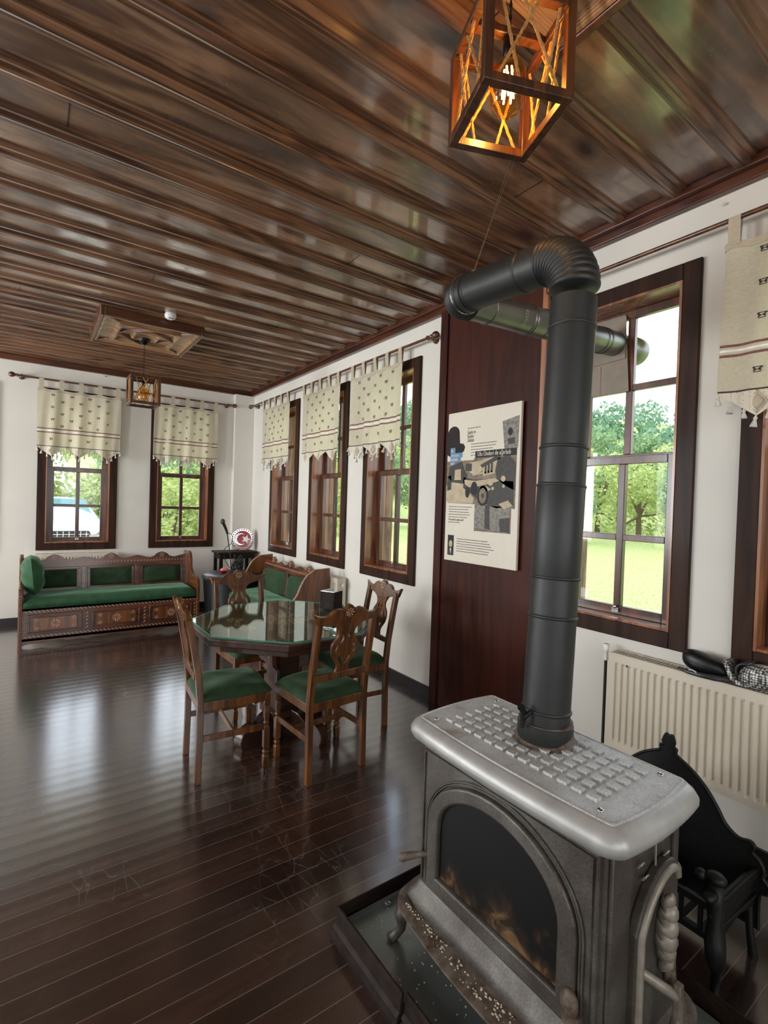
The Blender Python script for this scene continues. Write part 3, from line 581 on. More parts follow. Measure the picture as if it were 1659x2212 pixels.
def motif(mb, x, z, y, s=.014):
    # small woven bow: two triangles with wings
    for sg in (-1, 1):
        mb.add([(x, y, z), (x+sg*s, y, z+s*.7), (x+sg*s, y, z-s*.7), (x, y-.001, z), (x+sg*s, y-.001, z+s*.7), (x+sg*s, y-.001, z-s*.7)], [(0, 1, 2), (3, 4, 5), (0, 1, 4, 3), (1, 2, 5, 4)])
        mb.box(x-s, x+s, y-.0012, y, z+sg*s*.8-.0015, z+sg*s*.8+.0015)
        mb.box(x+sg*s-.003, x+sg*s+.006, y-.0012, y, z+s*.4, z+s*.9)
def make_curtain(name, loc, rz, W, label, seed, tassels=True, ztop=2.785, zbot=2.105, sag=1):
    # local: x across the window, -y towards the room, origin below the rod
    rnd = random.Random(seed); root = thing(name, loc, rz, label=label, cat='curtain', group='short linen tab-top curtains')
    ph = rnd.uniform(0, 6); fq = rnd.uniform(5, 7)
    ntab = 5; tabx = [-W/2+.035+(W-.07)*k/(ntab-1) for k in range(ntab)]
    def fold(x, z):
        t = (ztop-z)/(ztop-zbot); u = (x+W/2)/W*2*PI
        return .012*math.sin(u*fq/2+ph)*(.35+.65*t)+.006*math.sin(u*fq+ph*2+t*2)*(.4+t)
    def top(x): return ztop-.016*sag*abs(math.sin((x-tabx[0])/(tabx[1]-tabx[0])*PI))
    nx, nzz = 80, 14; vs = []; fs = []
    for side in (0, .0018):
        for i in range(nx+1):
            for j in range(nzz+1):
                x = -W/2+W*i/nx; t = j/nzz; z = top(x)*(1-t)+zbot*t; xx = x*(1+.012*math.sin(t*3+ph))
                vs.append((xx, fold(x, z)+side, z))
    k = (nx+1)*(nzz+1)
    for i in range(nx):
        for j in range(nzz): a = i*(nzz+1)+j; fs.append((a, a+nzz+1, a+nzz+2, a+1)); fs.append((k+a, k+a+1, k+a+nzz+2, k+a+nzz+1))
    pan = MB().add(vs, fs)
    # hem band at top, edge cord at bottom
    def strip(z0, z1, mat, nm, dy=.003, topf=False):
        mb = MB(); vs = []; fs = []
        for i in range(nx+1):
            x = -W/2+W*i/nx; a = top(x) if topf else z1; b = a-(z1-z0)
            for zz in (a, b):
                for d in (-dy, dy+.002): vs.append((x, fold(x, min(zz, ztop))+d, zz))
        for i in range(nx):
            a = i*4; fs += [(a, a+4, a+6, a+2), (a+1, a+3, a+7, a+5), (a, a+1, a+5, a+4), (a+2, a+6, a+7, a+3)]
        return mb.add(vs, fs).build(nm, mat, root)
    strip(ztop-.028, ztop+.004, 'hem_linen', 'top_hem', .004, True)
    strip(zbot-.003, zbot+.004, 'motif_thread', 'bottom_cord', .003)
    for z0, z1 in ((2.307, 2.318), (2.262, 2.273)): strip(z0, z1, 'stripe_thread', 'woven_stripe', .0012)
    strip(2.285, 2.295, 'white_trim', 'woven_stripe', .001)
    for tx in tabx:
        mb = MB(); z1 = RZ+.013; w = .024; y0 = fold(tx, ztop)
        pts = [(y0-.004, ztop-.02), (-.014, RZ-.01), (-.012, RZ+.008), (0, RZ+.014), (.012, RZ+.008), (.014, RZ-.01), (y0+.006, ztop-.02)]
        vs = []; fs = []
        for y, z in pts: vs += [(tx-w, y, z), (tx+w, y, z)]
        n = len(pts)
        fs = [(2*i, 2*i+1, 2*i+3, 2*i+2) for i in range(n-1)]
        o = mb.add(vs, fs).build('tab_loop', 'hem_linen', root)
        so = o.modifiers.new('s', 'SOLIDIFY'); so.thickness = .002
    mb = pan.use(1); sx = W/4.6
    for r in range(6):
        z = ztop-.075-r*.072
        if z < 2.34: break
        off = .5 if r % 2 else 0; nn = 4 if not off else 3
        for k2 in range(nn):
            x = (-1.5+k2+off)*sx; motif(mb, x, z, fold(x, z)-.0015)
    for k2 in range(4): x = (-1.55+k2)*sx; motif(mb, x, 2.19, fold(x, 2.19)-.0015)
    mb.build('panel', ['linen', 'motif_thread'], root, smooth=True)
    # lace points
    nl = 3; lw = W/nl; mb = MB(); depth = .105; tp = []
    for k2 in range(nl):
        xc = -W/2+lw*(k2+.5)
        for i in range(12):
            a0 = -1+2*i/12; a1 = -1+2*(i+1)/12
            za = zbot-.012-depth*(1-abs(a0)); zb = zbot-.012-depth*(1-abs(a1)); xa = xc+a0*lw/2; xb = xc+a1*lw/2
            ya = fold(xa, zbot); yb = fold(xb, zbot)
            mb.add([(xa, ya, zbot), (xb, yb, zbot), (xb, yb, zb), (xa, ya, za)], [(0, 1, 2, 3)])
            if i % 2 == 0: tp.append((xa, ya, za))
        # crocheted diamond
    mb.use(1)
    for k2 in range(nl):
        xc = -W/2+lw*(k2+.5); y = fold(xc, zbot)-.003
        for q in (.05, .034):
            P = [(xc, y, zbot-.055+q), (xc+q*.75, y, zbot-.055), (xc, y, zbot-.055-q), (xc-q*.75, y, zbot-.055)]
            for i in range(4): mb.bar(P[i], P[(i+1) % 4], .002, .003)
        mb.add([(xc, y, zbot-.055+.03), (xc+.022, y, zbot-.055), (xc, y, zbot-.055-.03), (xc-.022, y, zbot-.055)], [(0, 1, 2, 3)])
    o = mb.build('lace_edging', ['lace', 'hem_linen'], root)
    so = o.modifiers.new('s', 'SOLIDIFY'); so.thickness = .0012
    if tassels:
        tp.append((W/2, fold(W/2, zbot), zbot-.015))
        me = None
        for x, y, z in tp:
            if me is None:
                o = MB().lathe([(.002, 0), (.003, -.006), (.006, -.009), (.006, -.014), (.004, -.016), (.008, -.028), (.011, -.038), (.009, -.039)], 8).build('tassel', 'tassel_cotton', root, smooth=True); me = o
            else: o = me.copy(); C.objects.link(o); o.parent = root
            o.location = (x+rnd.uniform(-.003, .003), y-.002, z+.004); o.rotation_euler = (rnd.uniform(-.2, .2), rnd.uniform(-.3, .3), rnd.uniform(0, 3))
            k_ = rnd.uniform(1.15, 1.5); o.scale = (k_, k_, k_)
    return root
make_curtain('curtain', (.477, 7.08, 0), 0, .865, 'cream linen curtain with bow motifs over the far wall window behind the bench pillow', 1)
make_curtain('curtain', (1.715, 7.08, 0), 0, .83, 'cream linen curtain on the far wall nearest the room corner', 2)
make_curtain('curtain', (2.56, 6.09, 0), -PI/2, .85, 'cream linen curtain on the right wall nearest the room corner', 3)
make_curtain('curtain', (2.56, 4.86, 0), -PI/2, .86, 'tassel-free cream linen curtain, middle of the three on the right wall', 4, tassels=False)
make_curtain('curtain', (2.56, 3.80, 0), -PI/2, .84, 'cream linen curtain on the right wall nearest the timber pier', 5, sag=1.3)
make_curtain('curtain', (2.56, .545, 0), -PI/2, .86, 'large cream linen curtain cut by the right edge of the photo', 6)

# ================================================================= poster on the pier
PX = 2.585
po = thing('wall_poster', (PX, 2.45, 1.145), -PI/2, label='cream information poster with old car photograph mounted on the timber pier', cat='poster')
PW, PH = .685, 1.10
# local: x to the right (towards camera side), z up, front at y=-.02
def flat(mb, x0, x1, z0, z1, lay=0): mb.box(x0-PW/2, x1-PW/2, -.0206-.0005*lay, -.018, z0, z1); return mb
MB().box(-PW/2, PW/2, -.02, 0, 0, PH).build('board', 'white_paper', po, bevel=.002)
def poly(pts, lay, name, mat):
    me = cut([[(x-PW/2, z) for x, z in pts]], .0006); return MB().mesh(me, face('-y', (0, -.0204-.0005*lay, 0))).build(name, mat, po)
def ptxt(s, x, z, size, mat='ink', lay=1, xs=.8, name='lettering'):
    me = text(s, size, .0002, xs=xs); return MB().mesh(me, face('-y', (x-PW/2, -.0204-.0005*lay, z))).build(name, mat, po)
# hat
hat = [(0, .79), (0, .965)]+[(.062+.062*math.cos(a), .945+.055*math.sin(a)) for a in [PI*.92-i*PI*.92/12 for i in range(13)]]+[(.128, .90), (.132, .868), (.165, .865), (.185, .84), (.175, .81), (.13, .785), (.08, .775), (.03, .775)]
poly(hat, 0, 'hat_picture', 'felt_hat')
poly([(.53, .985), (.672, 1.01), (.668, .80), (.556, .79)], 0, 'document_picture', 'photo_grey')
poly([(.60+.02*math.cos(a), .91+.026*math.sin(a)) for a in [i*PI/8 for i in range(16)]], 2, 'document_seal', 'ink_black')
poly([(.58, .865), (.64, .87), (.64, .83), (.585, .825)], 1, 'document_patch', 'photo_dark')
poly([(.02, .455), (.0, .455), (0, .74), (.28, .74), (.28, .752), (.66, .765), (.66, .40), (.63, .40), (.63, .235), (.30, .235), (.30, .425), (.02, .43)], 0, 'car_photograph', 'photo_mid')
ph = [('photo_light', [(0, .455), (.0, .56), (.08, .585), (.19, .57), (.24, .50), (.29, .47), (.28, .43), (.02, .432)], 1),
      ('photo_light', [(.24, .72), (.36, .735), (.36, .66), (.30, .63), (.24, .65)], 1), ('photo_light', [(.36, .74), (.50, .755), (.50, .64), (.37, .62)], 1),
      ('photo_dark', [(.20, .715), (.26, .715), (.26, .66), (.20, .665)], 2), ('photo_dark', [(.34, .70), (.50, .762), (.53, .74), (.36, .68)], 2),
      ('photo_dark', [(.385, .69), (.402, .696), (.402, .64), (.385, .636)], 3), ('photo_dark', [(.412, .70), (.43, .706), (.43, .643), (.412, .64)], 3), ('photo_dark', [(.44, .71), (.458, .715), (.458, .648), (.44, .645)], 3),
      ('photo_dark', [(.50, .74), (.60, .755), (.655, .70), (.655, .52), (.58, .55), (.50, .60), (.48, .65)], 2),
      ('photo_dark', [(.03, .70), (.16, .735), (.19, .67), (.22, .63), (.18, .57), (.06, .585), (.02, .62)], 2),
      ('photo_light', [(.09, .675), (.15, .68), (.155, .60), (.085, .60)], 3), ('photo_dark', [(.01, .63), (.05, .635), (.055, .53), (.01, .52)], 2),
      ('photo_dark', [(.18, .62), (.28, .60), (.40, .60), (.64, .58), (.65, .42), (.50, .40), (.36, .44), (.26, .50), (.18, .54)], 2),
      ('photo_light', [(.19, .60), (.30, .59), (.48, .605), (.52, .585), (.42, .565), (.32, .55), (.24, .545), (.20, .565)], 3),
      ('photo_light', [(.27, .64), (.46, .66), (.47, .65), (.27, .628)], 3),
      ('photo_light', [(.34, .55), (.40, .555), (.45, .53), (.42, .515), (.36, .52)], 4),
      ('photo_light', [(.52, .43), (.60, .455), (.64, .42), (.57, .395)], 3), ('photo_grey', [(.305, .42), (.62, .41), (.62, .24), (.305, .26)], 2),
      ('photo_dark', [(.40, .42), (.44, .42), (.45, .25), (.40, .26)], 3), ('photo_dark', [(.53, .33), (.62, .34), (.62, .24), (.54, .245)], 3)]
for mt, pts, lay in ph: poly(pts, lay, 'photo_shape', mt)
def disc(x, z, rx, rz_, lay, mt, nm='photo_wheel'): poly([(x+rx*math.cos(i*PI/10), z+rz_*math.sin(i*PI/10)) for i in range(20)], lay, nm, mt)
disc(.375, .485, .052, .072, 4, 'ink_black'); disc(.375, .485, .035, .054, 5, 'photo_mid'); disc(.375, .485, .012, .018, 6, 'photo_dark')
disc(.29, .535, .032, .05, 4, 'ink_black'); disc(.225, .51, .022, .04, 4, 'ink_black')
for x, z, r in ((.445, .575, .022), (.555, .60, .02), (.465, .535, .012), (.56, .55, .012)): disc(x, z, r, r, 5, 'photo_light', 'photo_headlamp')
flat(MB(), .29, .66, .752, .80, 2).build('title_band', 'ink_black', po)
ptxt('Ulu Önderi de ağırladı', .312, .764, .044, 'white_paper', 3, .74, 'title_lettering')
for x1, z0, z1 in ((.085, .80, .84), (.16, .765, .80), (.145, .735, .765), (.085, .71, .735)): flat(MB(), .035, x1, z0, z1, 2).build('blue_block', 'ink_blue', po)
for s, z in (('Bir', .806), ('devrime', .772), ('tanıklık', .742), ('etti', .714)): ptxt(s, .038, z, .036, 'white_paper', 3, .72)
for s, z in (('Şapka ve', .93), ('Kıyafet', .90), ('İnkılabı', .872)): ptxt(s, .205, z, .036, 'ink', 1, .62)
rnd = random.Random(3)
def lines(x, z, wdt, n, dz, mt='ink'):
    mb = MB()
    for i in range(n):
        xx = x; end = x+wdt*rnd.uniform(.75, 1)
        while xx < end:
            wl = rnd.uniform(.006, .02); flat(mb, xx, min(xx+wl, end), z-i*dz, z-i*dz+.0045, 0); xx += wl+.003
    mb.build('small_print', mt, po)
lines(.205, .968, .16, 1, .01); lines(.245, .852, .24, 5, .02); lines(.035, .40, .24, 5, .019); lines(.035, .285, .13, 1, .01); lines(.13, .165, .38, 6, .018)
ptxt('"Ne iyi ettiniz bu seyahate çıktık"', .035, .30, .022, 'ink', 1, .55)
flat(MB(), .035, .10, .04, .19, 0).build('portrait_picture', 'ink_black', po)
disc(.068, .125, .018, .026, 1, 'photo_light', 'portrait_face'); poly([(.04, .04), (.045, .075), (.062, .088), (.068, .05), (.074, .088), (.092, .075), (.097, .04)], 1, 'portrait_suit', 'photo_dark'); poly([(.060, .092), (.068, .05), (.076, .092)], 2, 'portrait_collar', 'white_paper')

# ================================================================= dining chairs
def make_chair():
    root = thing('dining_chair'); W = .40; hz = .95
    hw = W/2-.018
    def back(x):
        mb = MB(); pts = [(x, -.19, 0), (x, -.185, .25), (x, -.185, .45), (x, -.20, .6), (x, -.235, .8), (x, -.26, .925)]
        vs = []; a = .017
        for px, py, pz in pts: vs += [(px-a, py-a, pz), (px+a, py-a, pz), (px+a, py+a, pz), (px-a, py+a, pz)]
        fs = [(3, 2, 1, 0), tuple(range(20, 24))]
        for i in range(5):
            for k in range(4): q = i*4+k; r = i*4+(k+1) % 4; fs.append((q, r, r+4, q+4))
        mb.add(vs, fs).build('back_leg', 'chair_wood', root, bevel=.003)
    back(-hw); back(hw)
    for s in (-1, 1):
        mb = MB(); x = s*hw; y = .185
        r2 = math.sqrt(2)
        prof = [(.013, 0), (.016, .01), (.017, .07), (.0125, .075), (.0125, .085), (.017, .09), (.017, .095), (.012, .10), (.012, .112), (.017, .118), (.017, .235), (.010, .25), (.016, .262), (.010, .272), (.013, .29), (.016, .32), (.013, .335), (.010, .345), (.016, .352), (.011, .36), (.017, .37), (.017, .425)]
        mb.lathe([(r*r2, z) for r, z in prof], 4, Matrix.Translation((x, y, 0)), PI/4)
        mb.build('front_leg', 'chair_wood', root, bevel=.002)
    mb = MB().box(-W/2, W/2, .172, .20, .395, .445).box(-W/2, W/2, -.20, -.172, .395, .445).box(-W/2, -W/2+.028, -.17, .17, .395, .445).box(W/2-.028, W/2, -.17, .17, .395, .445)
    mb.build('seat_frame', 'chair_wood', root, bevel=.003)
    mb = MB()
    for s in (-1, 1): mb.bar((s*hw, -.185, .24), (s*hw, .185, .24), .014, .034)
    mb.bar((-hw, 0, .24), (hw, 0, .24), .014, .03)
    mb.build('stretcher', 'chair_wood', root, bevel=.002)
    # seat cushion
    n = 12; vs = []; fs = []; a, b = W/2+.008, .215
    for i in range(n+1):
        for j in range(n+1):
            u = -1+2*i/n; v = -1+2*j/n; e = (1-u**6)*(1-v**6)
            vs.append((u*a*(1-.03*abs(v)**4), v*b*(1-.03*abs(u)**4)+.008, .448+.05*(max(e, 0))**.4+.004*math.sin(u*5+v*3)))
    for i in range(n):
        for j in range(n): q = i*(n+1)+j; fs.append((q, q+n+1, q+n+2, q+1))
    k = len(vs); rim = [i*(n+1) for i in range(n+1)]+[n*(n+1)+j for j in range(1, n+1)]+[i*(n+1)+n for i in range(n-1, -1, -1)]+[j for j in range(n-1, 0, -1)]
    vs += [(vs[i][0]*.985, vs[i][1]*.985, .437) for i in rim]
    for i in range(len(rim)): fs.append((rim[i], rim[(i+1) % len(rim)], k+(i+1) % len(rim), k+i))
    fs.append(tuple(k+i for i in range(len(rim))))
    MB().add(vs, fs).build('seat_cushion', 'velvet', root, smooth=True, ang=False, sub=1)
    # crest rail, with wavy top and horns
    tilt = Matrix.Translation((0, -.237, .80)) @ Matrix.Rotation(-math.atan2(.025, .125)-.0, 4, 'X').inverted()
    def BF(z): return face('+y') if False else None
    base = Matrix.Translation((0, -.26, .90)) @ Matrix.Rotation(.2, 4, 'X') @ face('+y')
    topc = smoothline([(-.225, .075), (-.20, .062), (-.17, .055), (-.13, .058), (-.105, .078), (-.075, .09), (-.045, .083), (-.035, .088), (0, .112), (.035, .088), (.045, .083), (.075, .09), (.105, .078), (.13, .058), (.17, .055), (.20, .062), (.225, .075)], 5)
    bot = smoothline([(.205, .02), (.17, .018), (.10, .006), (.05, -.012), (-.05, -.012), (-.10, .006), (-.17, .018), (-.205, .02)], 4)
    MB().mesh(cut([topc+bot], .024, .003), base @ Matrix.Translation((0, -.02, 0))).build('crest_rail', 'chair_wood', root)
    mb = MB(); rosette(mb, (0, .052), .026, base @ Matrix.Translation((0, 0, .0125)), 8, .003, .2); rosette(mb, (0, .052), .026, base @ Matrix.Translation((0, 0, -.0125)) @ Matrix.Rotation(PI, 4, 'Y'), 8, .003, .2)
    mb.build('carved_rosette', 'carved_light', root)
    mb = MB().bar((-hw, -.212, .585), (hw, -.212, .585), .02, .036).build('lower_rail', 'chair_wood', root, bevel=.003)
    # pierced vase splat: local y from 0 (z .60) to .30 (z ~.89)
    sb = Matrix.Translation((0, -.211, .60)) @ Matrix.Rotation(.17, 4, 'X') @ face('+y')
    half = smoothline([(.045, 0), (.038, .03), (.045, .055), (.075, .095), (.088, .135), (.082, .175), (.058, .205), (.05, .225), (.055, .25), (.07, .27), (.08, .30)], 4)
    outer = half+[(-x, y) for x, y in half[::-1]]
    def hole(pts): return smoothline(pts, 4, True)
    holes = []
    for s in (-1, 1):
        holes.append(hole([(s*.054, .095), (s*.072, .12), (s*.070, .155), (s*.050, .185), (s*.047, .155), (s*.054, .13)]))
        holes.append(hole([(s*.036, .155), (s*.034, .20), (s*.018, .235), (s*.010, .205), (s*.022, .175)]))
        holes.append(hole([(s*.006, .030), (s*.022, .05), (s*.044, .088), (s*.034, .102), (s*.018, .085), (s*.005, .066)]))
    MB().mesh(cut([outer]+holes, .016, .002), sb).build('splat', 'chair_wood', root)
    return root
ch = make_chair()
for i, (x, y, rz, lab) in enumerate([
    (.965, 2.895, -PI/2-.08, 'brown wooden chair with green seat on the left side of the octagonal table'),
    (1.43, 2.60, 0.06, 'brown wooden chair nearest the camera, its pierced back hiding the front of the table'),
    (1.87, 2.98, PI/2-.06, 'dark wooden chair standing between the octagonal table and the right wall'),
    (1.36, 3.575, PI+.05, 'wooden chair on the far side of the octagonal table with a carved rosette facing out')]):
    o = ch if i == 0 else copy_tree(ch); o.location = (x, y, 0); o.rotation_euler.z = rz; tag(o, lab, 'chair', 'green seated chairs around the table')

# ================================================================= octagonal table
TX, TY = 1.42, 3.10
tb = thing('dining_table', (TX, TY, 0), label='octagonal dark wooden pedestal table with carved top under glass', cat='table')
def octa(a, b): return [(a, -b), (a, b), (b, a), (-b, a), (-a, b), (-a, -b), (-b, -a), (b, -a)]
ttop = MB().mesh(cut([octa(.575, .24)], .045, .008), Matrix.Translation((0, 0, .7275)))
MB().mesh(cut([octa(.50, .21)], .05, .003), Matrix.Translation((0, 0, .68))).build('apron', 'table_wood', tb)
mb = MB(); P = octa(.535, .222)
for i in range(8):
    p = Vector(P[i]).to_3d(); q = Vector(P[(i+1) % 8]).to_3d(); n = int((q-p).length/.035)
    for k in range(n):
        a = p.lerp(q, (k+.3)/n); b = p.lerp(q, (k+.7)/n); a.z = b.z = .7505; mb.bar(a, b, .008, .004)
rosette(mb, (0, 0), .16, Matrix.Translation((0, 0, .75)), 16, .003, .12); rosette(mb, (0, 0), .09, Matrix.Translation((0, 0, .751)), 8, .004, .25)
for k in range(8):
    a = k*PI/4+PI/8; rosette(mb, (.33*math.cos(a), .33*math.sin(a)), .055, Matrix.Translation((0, 0, .75)), 8, .003, .22)
ttop.join(mb, 1).build('tabletop', ['table_wood', 'carved_light'], tb)
MB().mesh(cut([octa(.562, .235)], .006), Matrix.Translation((0, 0, .757))).build('glass_top', 'table_glass', tb)
mb = MB(); P = octa(.5625, .2352)
for i in range(8):
    p = P[i]; q = P[(i+1) % 8]; mb.bar((*p, .757), (*q, .757), .0015, .0055)
mb.build('glass_rim', 'glass_edge', tb)
MB().box(-.09, .09, -.09, .09, .14, .66).box(-.12, .12, -.12, .12, .62, .66).box(-.12, .12, -.12, .12, .12, .17).build('pedestal', 'table_wood', tb, bevel=.006)
ft = smoothline([(-.36, .0), (-.375, .05), (-.35, .10), (-.29, .125), (-.24, .11), (-.21, .13), (-.15, .16), (0, .17), (.15, .16), (.21, .13), (.24, .11), (.29, .125), (.35, .10), (.375, .05), (.36, 0)], 4)
for rz in (.35, .35+PI/2):
    MB().mesh(cut([ft], .07, .006), Matrix.Rotation(rz, 4, 'Z') @ face('-y')).build('foot', 'table_wood', tb)
for k in range(4):
    a = k*PI/2+PI/4+.0; pts = smoothline([(.08, .655), (.26, .655), (.25, .60), (.19, .56), (.17, .48), (.12, .44), (.11, .34), (.08, .32)], 4)
    MB().mesh(cut([pts], .03, .003), Matrix.Rotation(a, 4, 'Z') @ face('-y')).build('bracket', 'table_wood', tb)
# napkin box
nb = thing('napkin_holder', (1.84, 3.22, .7605), .5, label='small dark box with white top standing on the glass tabletop', cat='napkin holder')
MB().box(-.06, .06, -.06, -.052, 0, .13).box(-.06, -.052, -.052, .052, 0, .13).box(-.06, .06, .052, .06, 0, .13).box(-.052, .06, -.052, .052, 0, .012).box(-.052, .06, -.052, .052, .118, .13).build('case', 'dark_wood', nb, bevel=.002)
MB().box(-.048, .045, -.048, .048, .0125, .10).build('napkin_stack', 'white_trim', nb)
MB().box(-.058, .058, -.058, .058, .1302, .134).build('lid_panel', 'white_lid', nb)

# ================================================================= carved benches
def make_sofa(name, W, D, npan, label, loc, rz, seat_h=.40, back_h=.84, wing=False, inset=True, scallop=3):
    # local: front looks to -y, back at y=D
    root = thing(name, loc, rz, label=label, cat='sofa', group='carved wooden benches with green velvet'); x0 = -W/2; x1 = W/2; T = .035
    # side panels
    if wing: pf = [(0, .03), (0, .40), (.03, .49), (.12, .52), (.19, .55), (.25, .62), (.29, .71), (.35, .80), (.44, back_h+.02), (D, back_h+.03), (D, .03)]
    else: pf = [(0, .0), (0, .50), (.02, .575), (.07, .60), (.16, .60), (.24, .615), (.31, .66), (.345, .72), (.36, .80), (.40, back_h+.02), (.46, back_h+.04), (D, back_h+.03), (D, 0)]
    sp = pf[:2]+smoothline(pf[1:-2], 4)[1:]+pf[-2:]
    for s, nm in ((-1, 'side_panel'), (1, 'side_panel')):
        x = (x0+T/2) if s < 0 else (x1-T/2)
        me = cut([[(p[0], p[1]) for p in sp]], T, .004)
        sd = MB().mesh(me, face('+x', (x, 0, 0))).build(nm, 'sofa_side_wood', root)
        mb = MB(); acc = 0; path = [Vector((0, p[0], p[1])) for p in sp[:-2]]
        for i in range(len(path)-1):
            seg = path[i+1]-path[i]; L = seg.length
            while acc < L:
                p = path[i]+seg*(acc/L); mb.ball((x, p.y, p.z), .0095, (1.9, 1, 1), 6, 4); acc += .022
            acc -= L
        mb.build('beaded_edge', 'carved_light' if wing else 'sofa_wood', sd, smooth=True)
    # front chest
    xa, xb = x0+T, x1-T
    fr = MB().box(xa, xb, .02, .05, .06, seat_h-.01)
    MB().box(xa, xb, .02, D-.02, seat_h-.035, seat_h-.012).build('seat_board', 'sofa_wood', root)
    sk = [(xa, .075)]; n = 6
    seg = (xb-xa)/3
    bl = []
    for k in range(3):
        a = xa+k*seg
        bl += [(a, .02), (a+.12*seg, .035), (a+.3*seg, .03), (a+.4*seg, .045), (a+.5*seg, .05), (a+.6*seg, .045), (a+.7*seg, .03), (a+.88*seg, .035)]
    bl.append((xb, .02)); bl = smoothline(bl, 3)
    MB().mesh(cut([[(xb, .085), (xa, .085)]+bl], .03, .003), face('-y', (0, .035, 0))).build('skirt', 'sofa_wood', root)
    pw = (xb-xa)/3
    cv = MB(); dots = MB()
    for k in range(3):
        a = xa+k*pw+.045; b = xa+(k+1)*pw-.045; z0, z1 = .125, seat_h-.075
        pn = MB()
        for (p, q, r, s_) in ((a, b, z1-.02, z1), (a, b, z0, z0+.02), (a, a+.02, z0+.02, z1-.02), (b-.02, b, z0+.02, z1-.02)): pn.box(p, q, .006, .02, r, s_)
        pn.build('panel_moulding', 'sofa_wood', root, bevel=.004)
        MB().box(a+.04, b-.04, .008, .02, z0+.035, z1-.035).build('panel', 'sofa_side_wood', root, bevel=.004)
        c_ = ((a+b)/2, (z0+z1)/2); rosette(cv, c_, .042, face('-y', (0, .0078, 0)), 10, .004, .17)
        for sx in (a+.075, b-.075):
            for zz in (z0+.058, z1-.058): rosette(cv, (sx, zz), .02, face('-y', (0, .0078, 0)), 5, .003, .3)
    def zig(xs0, xs1, z, vertical=False):
        n = int(abs(xs1-xs0)/.036)
        for i in range(n):
            t = xs0+(xs1-xs0)*(i+.5)/n
            if vertical: cv.bar((z-.009, .0185, t-.009), (z+.009, .0185, t+.009), .009, .007)
            else: cv.bar((t-.012, .0185, z+.009), (t+.012, .0185, z-.009), .009, .007)
    zig(xa+.01, xb-.01, seat_h-.045); zig(xa+.01, xb-.01, .102)
    for k in range(4): zig(.13, seat_h-.08, min(max(xa+k*pw, xa+.018), xb-.018), True)
    fr.join(cv, 1).build('front_board', ['sofa_wood', 'carved_light'], root)
    # cushion
    n, m2 = 40, 10; vs = []; fs = []; ya, yb = .0, D-.16
    for i in range(n+1):
        for j in range(m2+1):
            u = i/n; v = j/m2; e = (1-abs(2*u-1)**20)*(1-abs(2*v-1)**8)
            vs.append((xa+.004+(xb-xa-.008)*u, ya+(yb-ya)*v, seat_h+.045+.05*max(e, 0)**.5+.006*noise.noise(Vector((u*9, v*3, rz)))))
    for i in range(n):
        for j in range(m2): q = i*(m2+1)+j; fs.append((q, q+m2+1, q+m2+2, q+1))
    rim = [i*(m2+1) for i in range(n+1)]+[n*(m2+1)+j for j in range(1, m2+1)]+[i*(m2+1)+m2 for i in range(n-1, -1, -1)]+[j for j in range(m2-1, 0, -1)]
    k = len(vs); vs += [(vs[i][0], vs[i][1], seat_h-.012) for i in rim]
    for i in range(len(rim)): fs.append((rim[i], rim[(i+1) % len(rim)], k+(i+1) % len(rim), k+i))
    fs.append(tuple(k+i for i in range(len(rim))))
    MB().add(vs, fs).build('seat_cushion', 'velvet_bright', root, smooth=True, ang=False)
    # back: scalloped board leaning slightly
    nb_ = scallop; bw = (xb-xa); top = []
    for k in range(nb_):
        c0 = xa+bw*(k+.5)/nb_; h = bw/nb_/2
        top += [(c0-h, .0), (c0-h*.8, -.012), (c0-h*.5, -.03), (c0-h*.28, -.01), (c0-h*.24, .008), (c0, .035), (c0+h*.24, .008), (c0+h*.28, -.01), (c0+h*.5, -.03), (c0+h*.8, -.012)]
    top.append((xb, 0)); top = smoothline(top, 3)
    by = D-.06; bz0 = seat_h+.02
    tilt = Matrix.Translation((0, by-.07, bz0)) @ Matrix.Rotation(-.13, 4, 'X') @ face('-y'); H = back_h-bz0
    pts = [(xa, 0)]+[(x, H+z-.005) for x, z in top]+[(xb, 0)]
    bk = MB().mesh(cut([pts], .026, .003), tilt)
    cv = MB(); F0 = tilt @ Matrix.Translation((0, 0, .0135))
    for k in range(nb_): rosette(cv, (xa+bw*(k+.5)/nb_, H-.008), .028, F0, 7, .004, .2)
    nn = int(bw/.035)
    for i in range(nn):
        x = xa+bw*(i+.5)/nn; p0 = F0 @ Vector((x-.006, H-.075, 0)); p1 = F0 @ Vector((x+.006, H-.06, 0)); cv.bar(p0, p1, .007, .007)
    for k in range(1, npan):
        xx = xa+bw*k/npan
        for i in range(9):
            z = .04+i*(H-.15)/9; p0 = F0 @ Vector((xx-.006, z, .008)); p1 = F0 @ Vector((xx+.006, z+.016, .008)); cv.bar(p0, p1, .006, .006)
    bk.join(cv, 1).build('back_board', ['sofa_wood', 'carved_light'], root)
    for k in range(1, npan): 
        xx = xa+bw*k/npan; MB().box(xx-.022, xx+.022, 0, H-.11, 0, .02, F0).build('back_post', 'sofa_wood', root, bevel=.003)
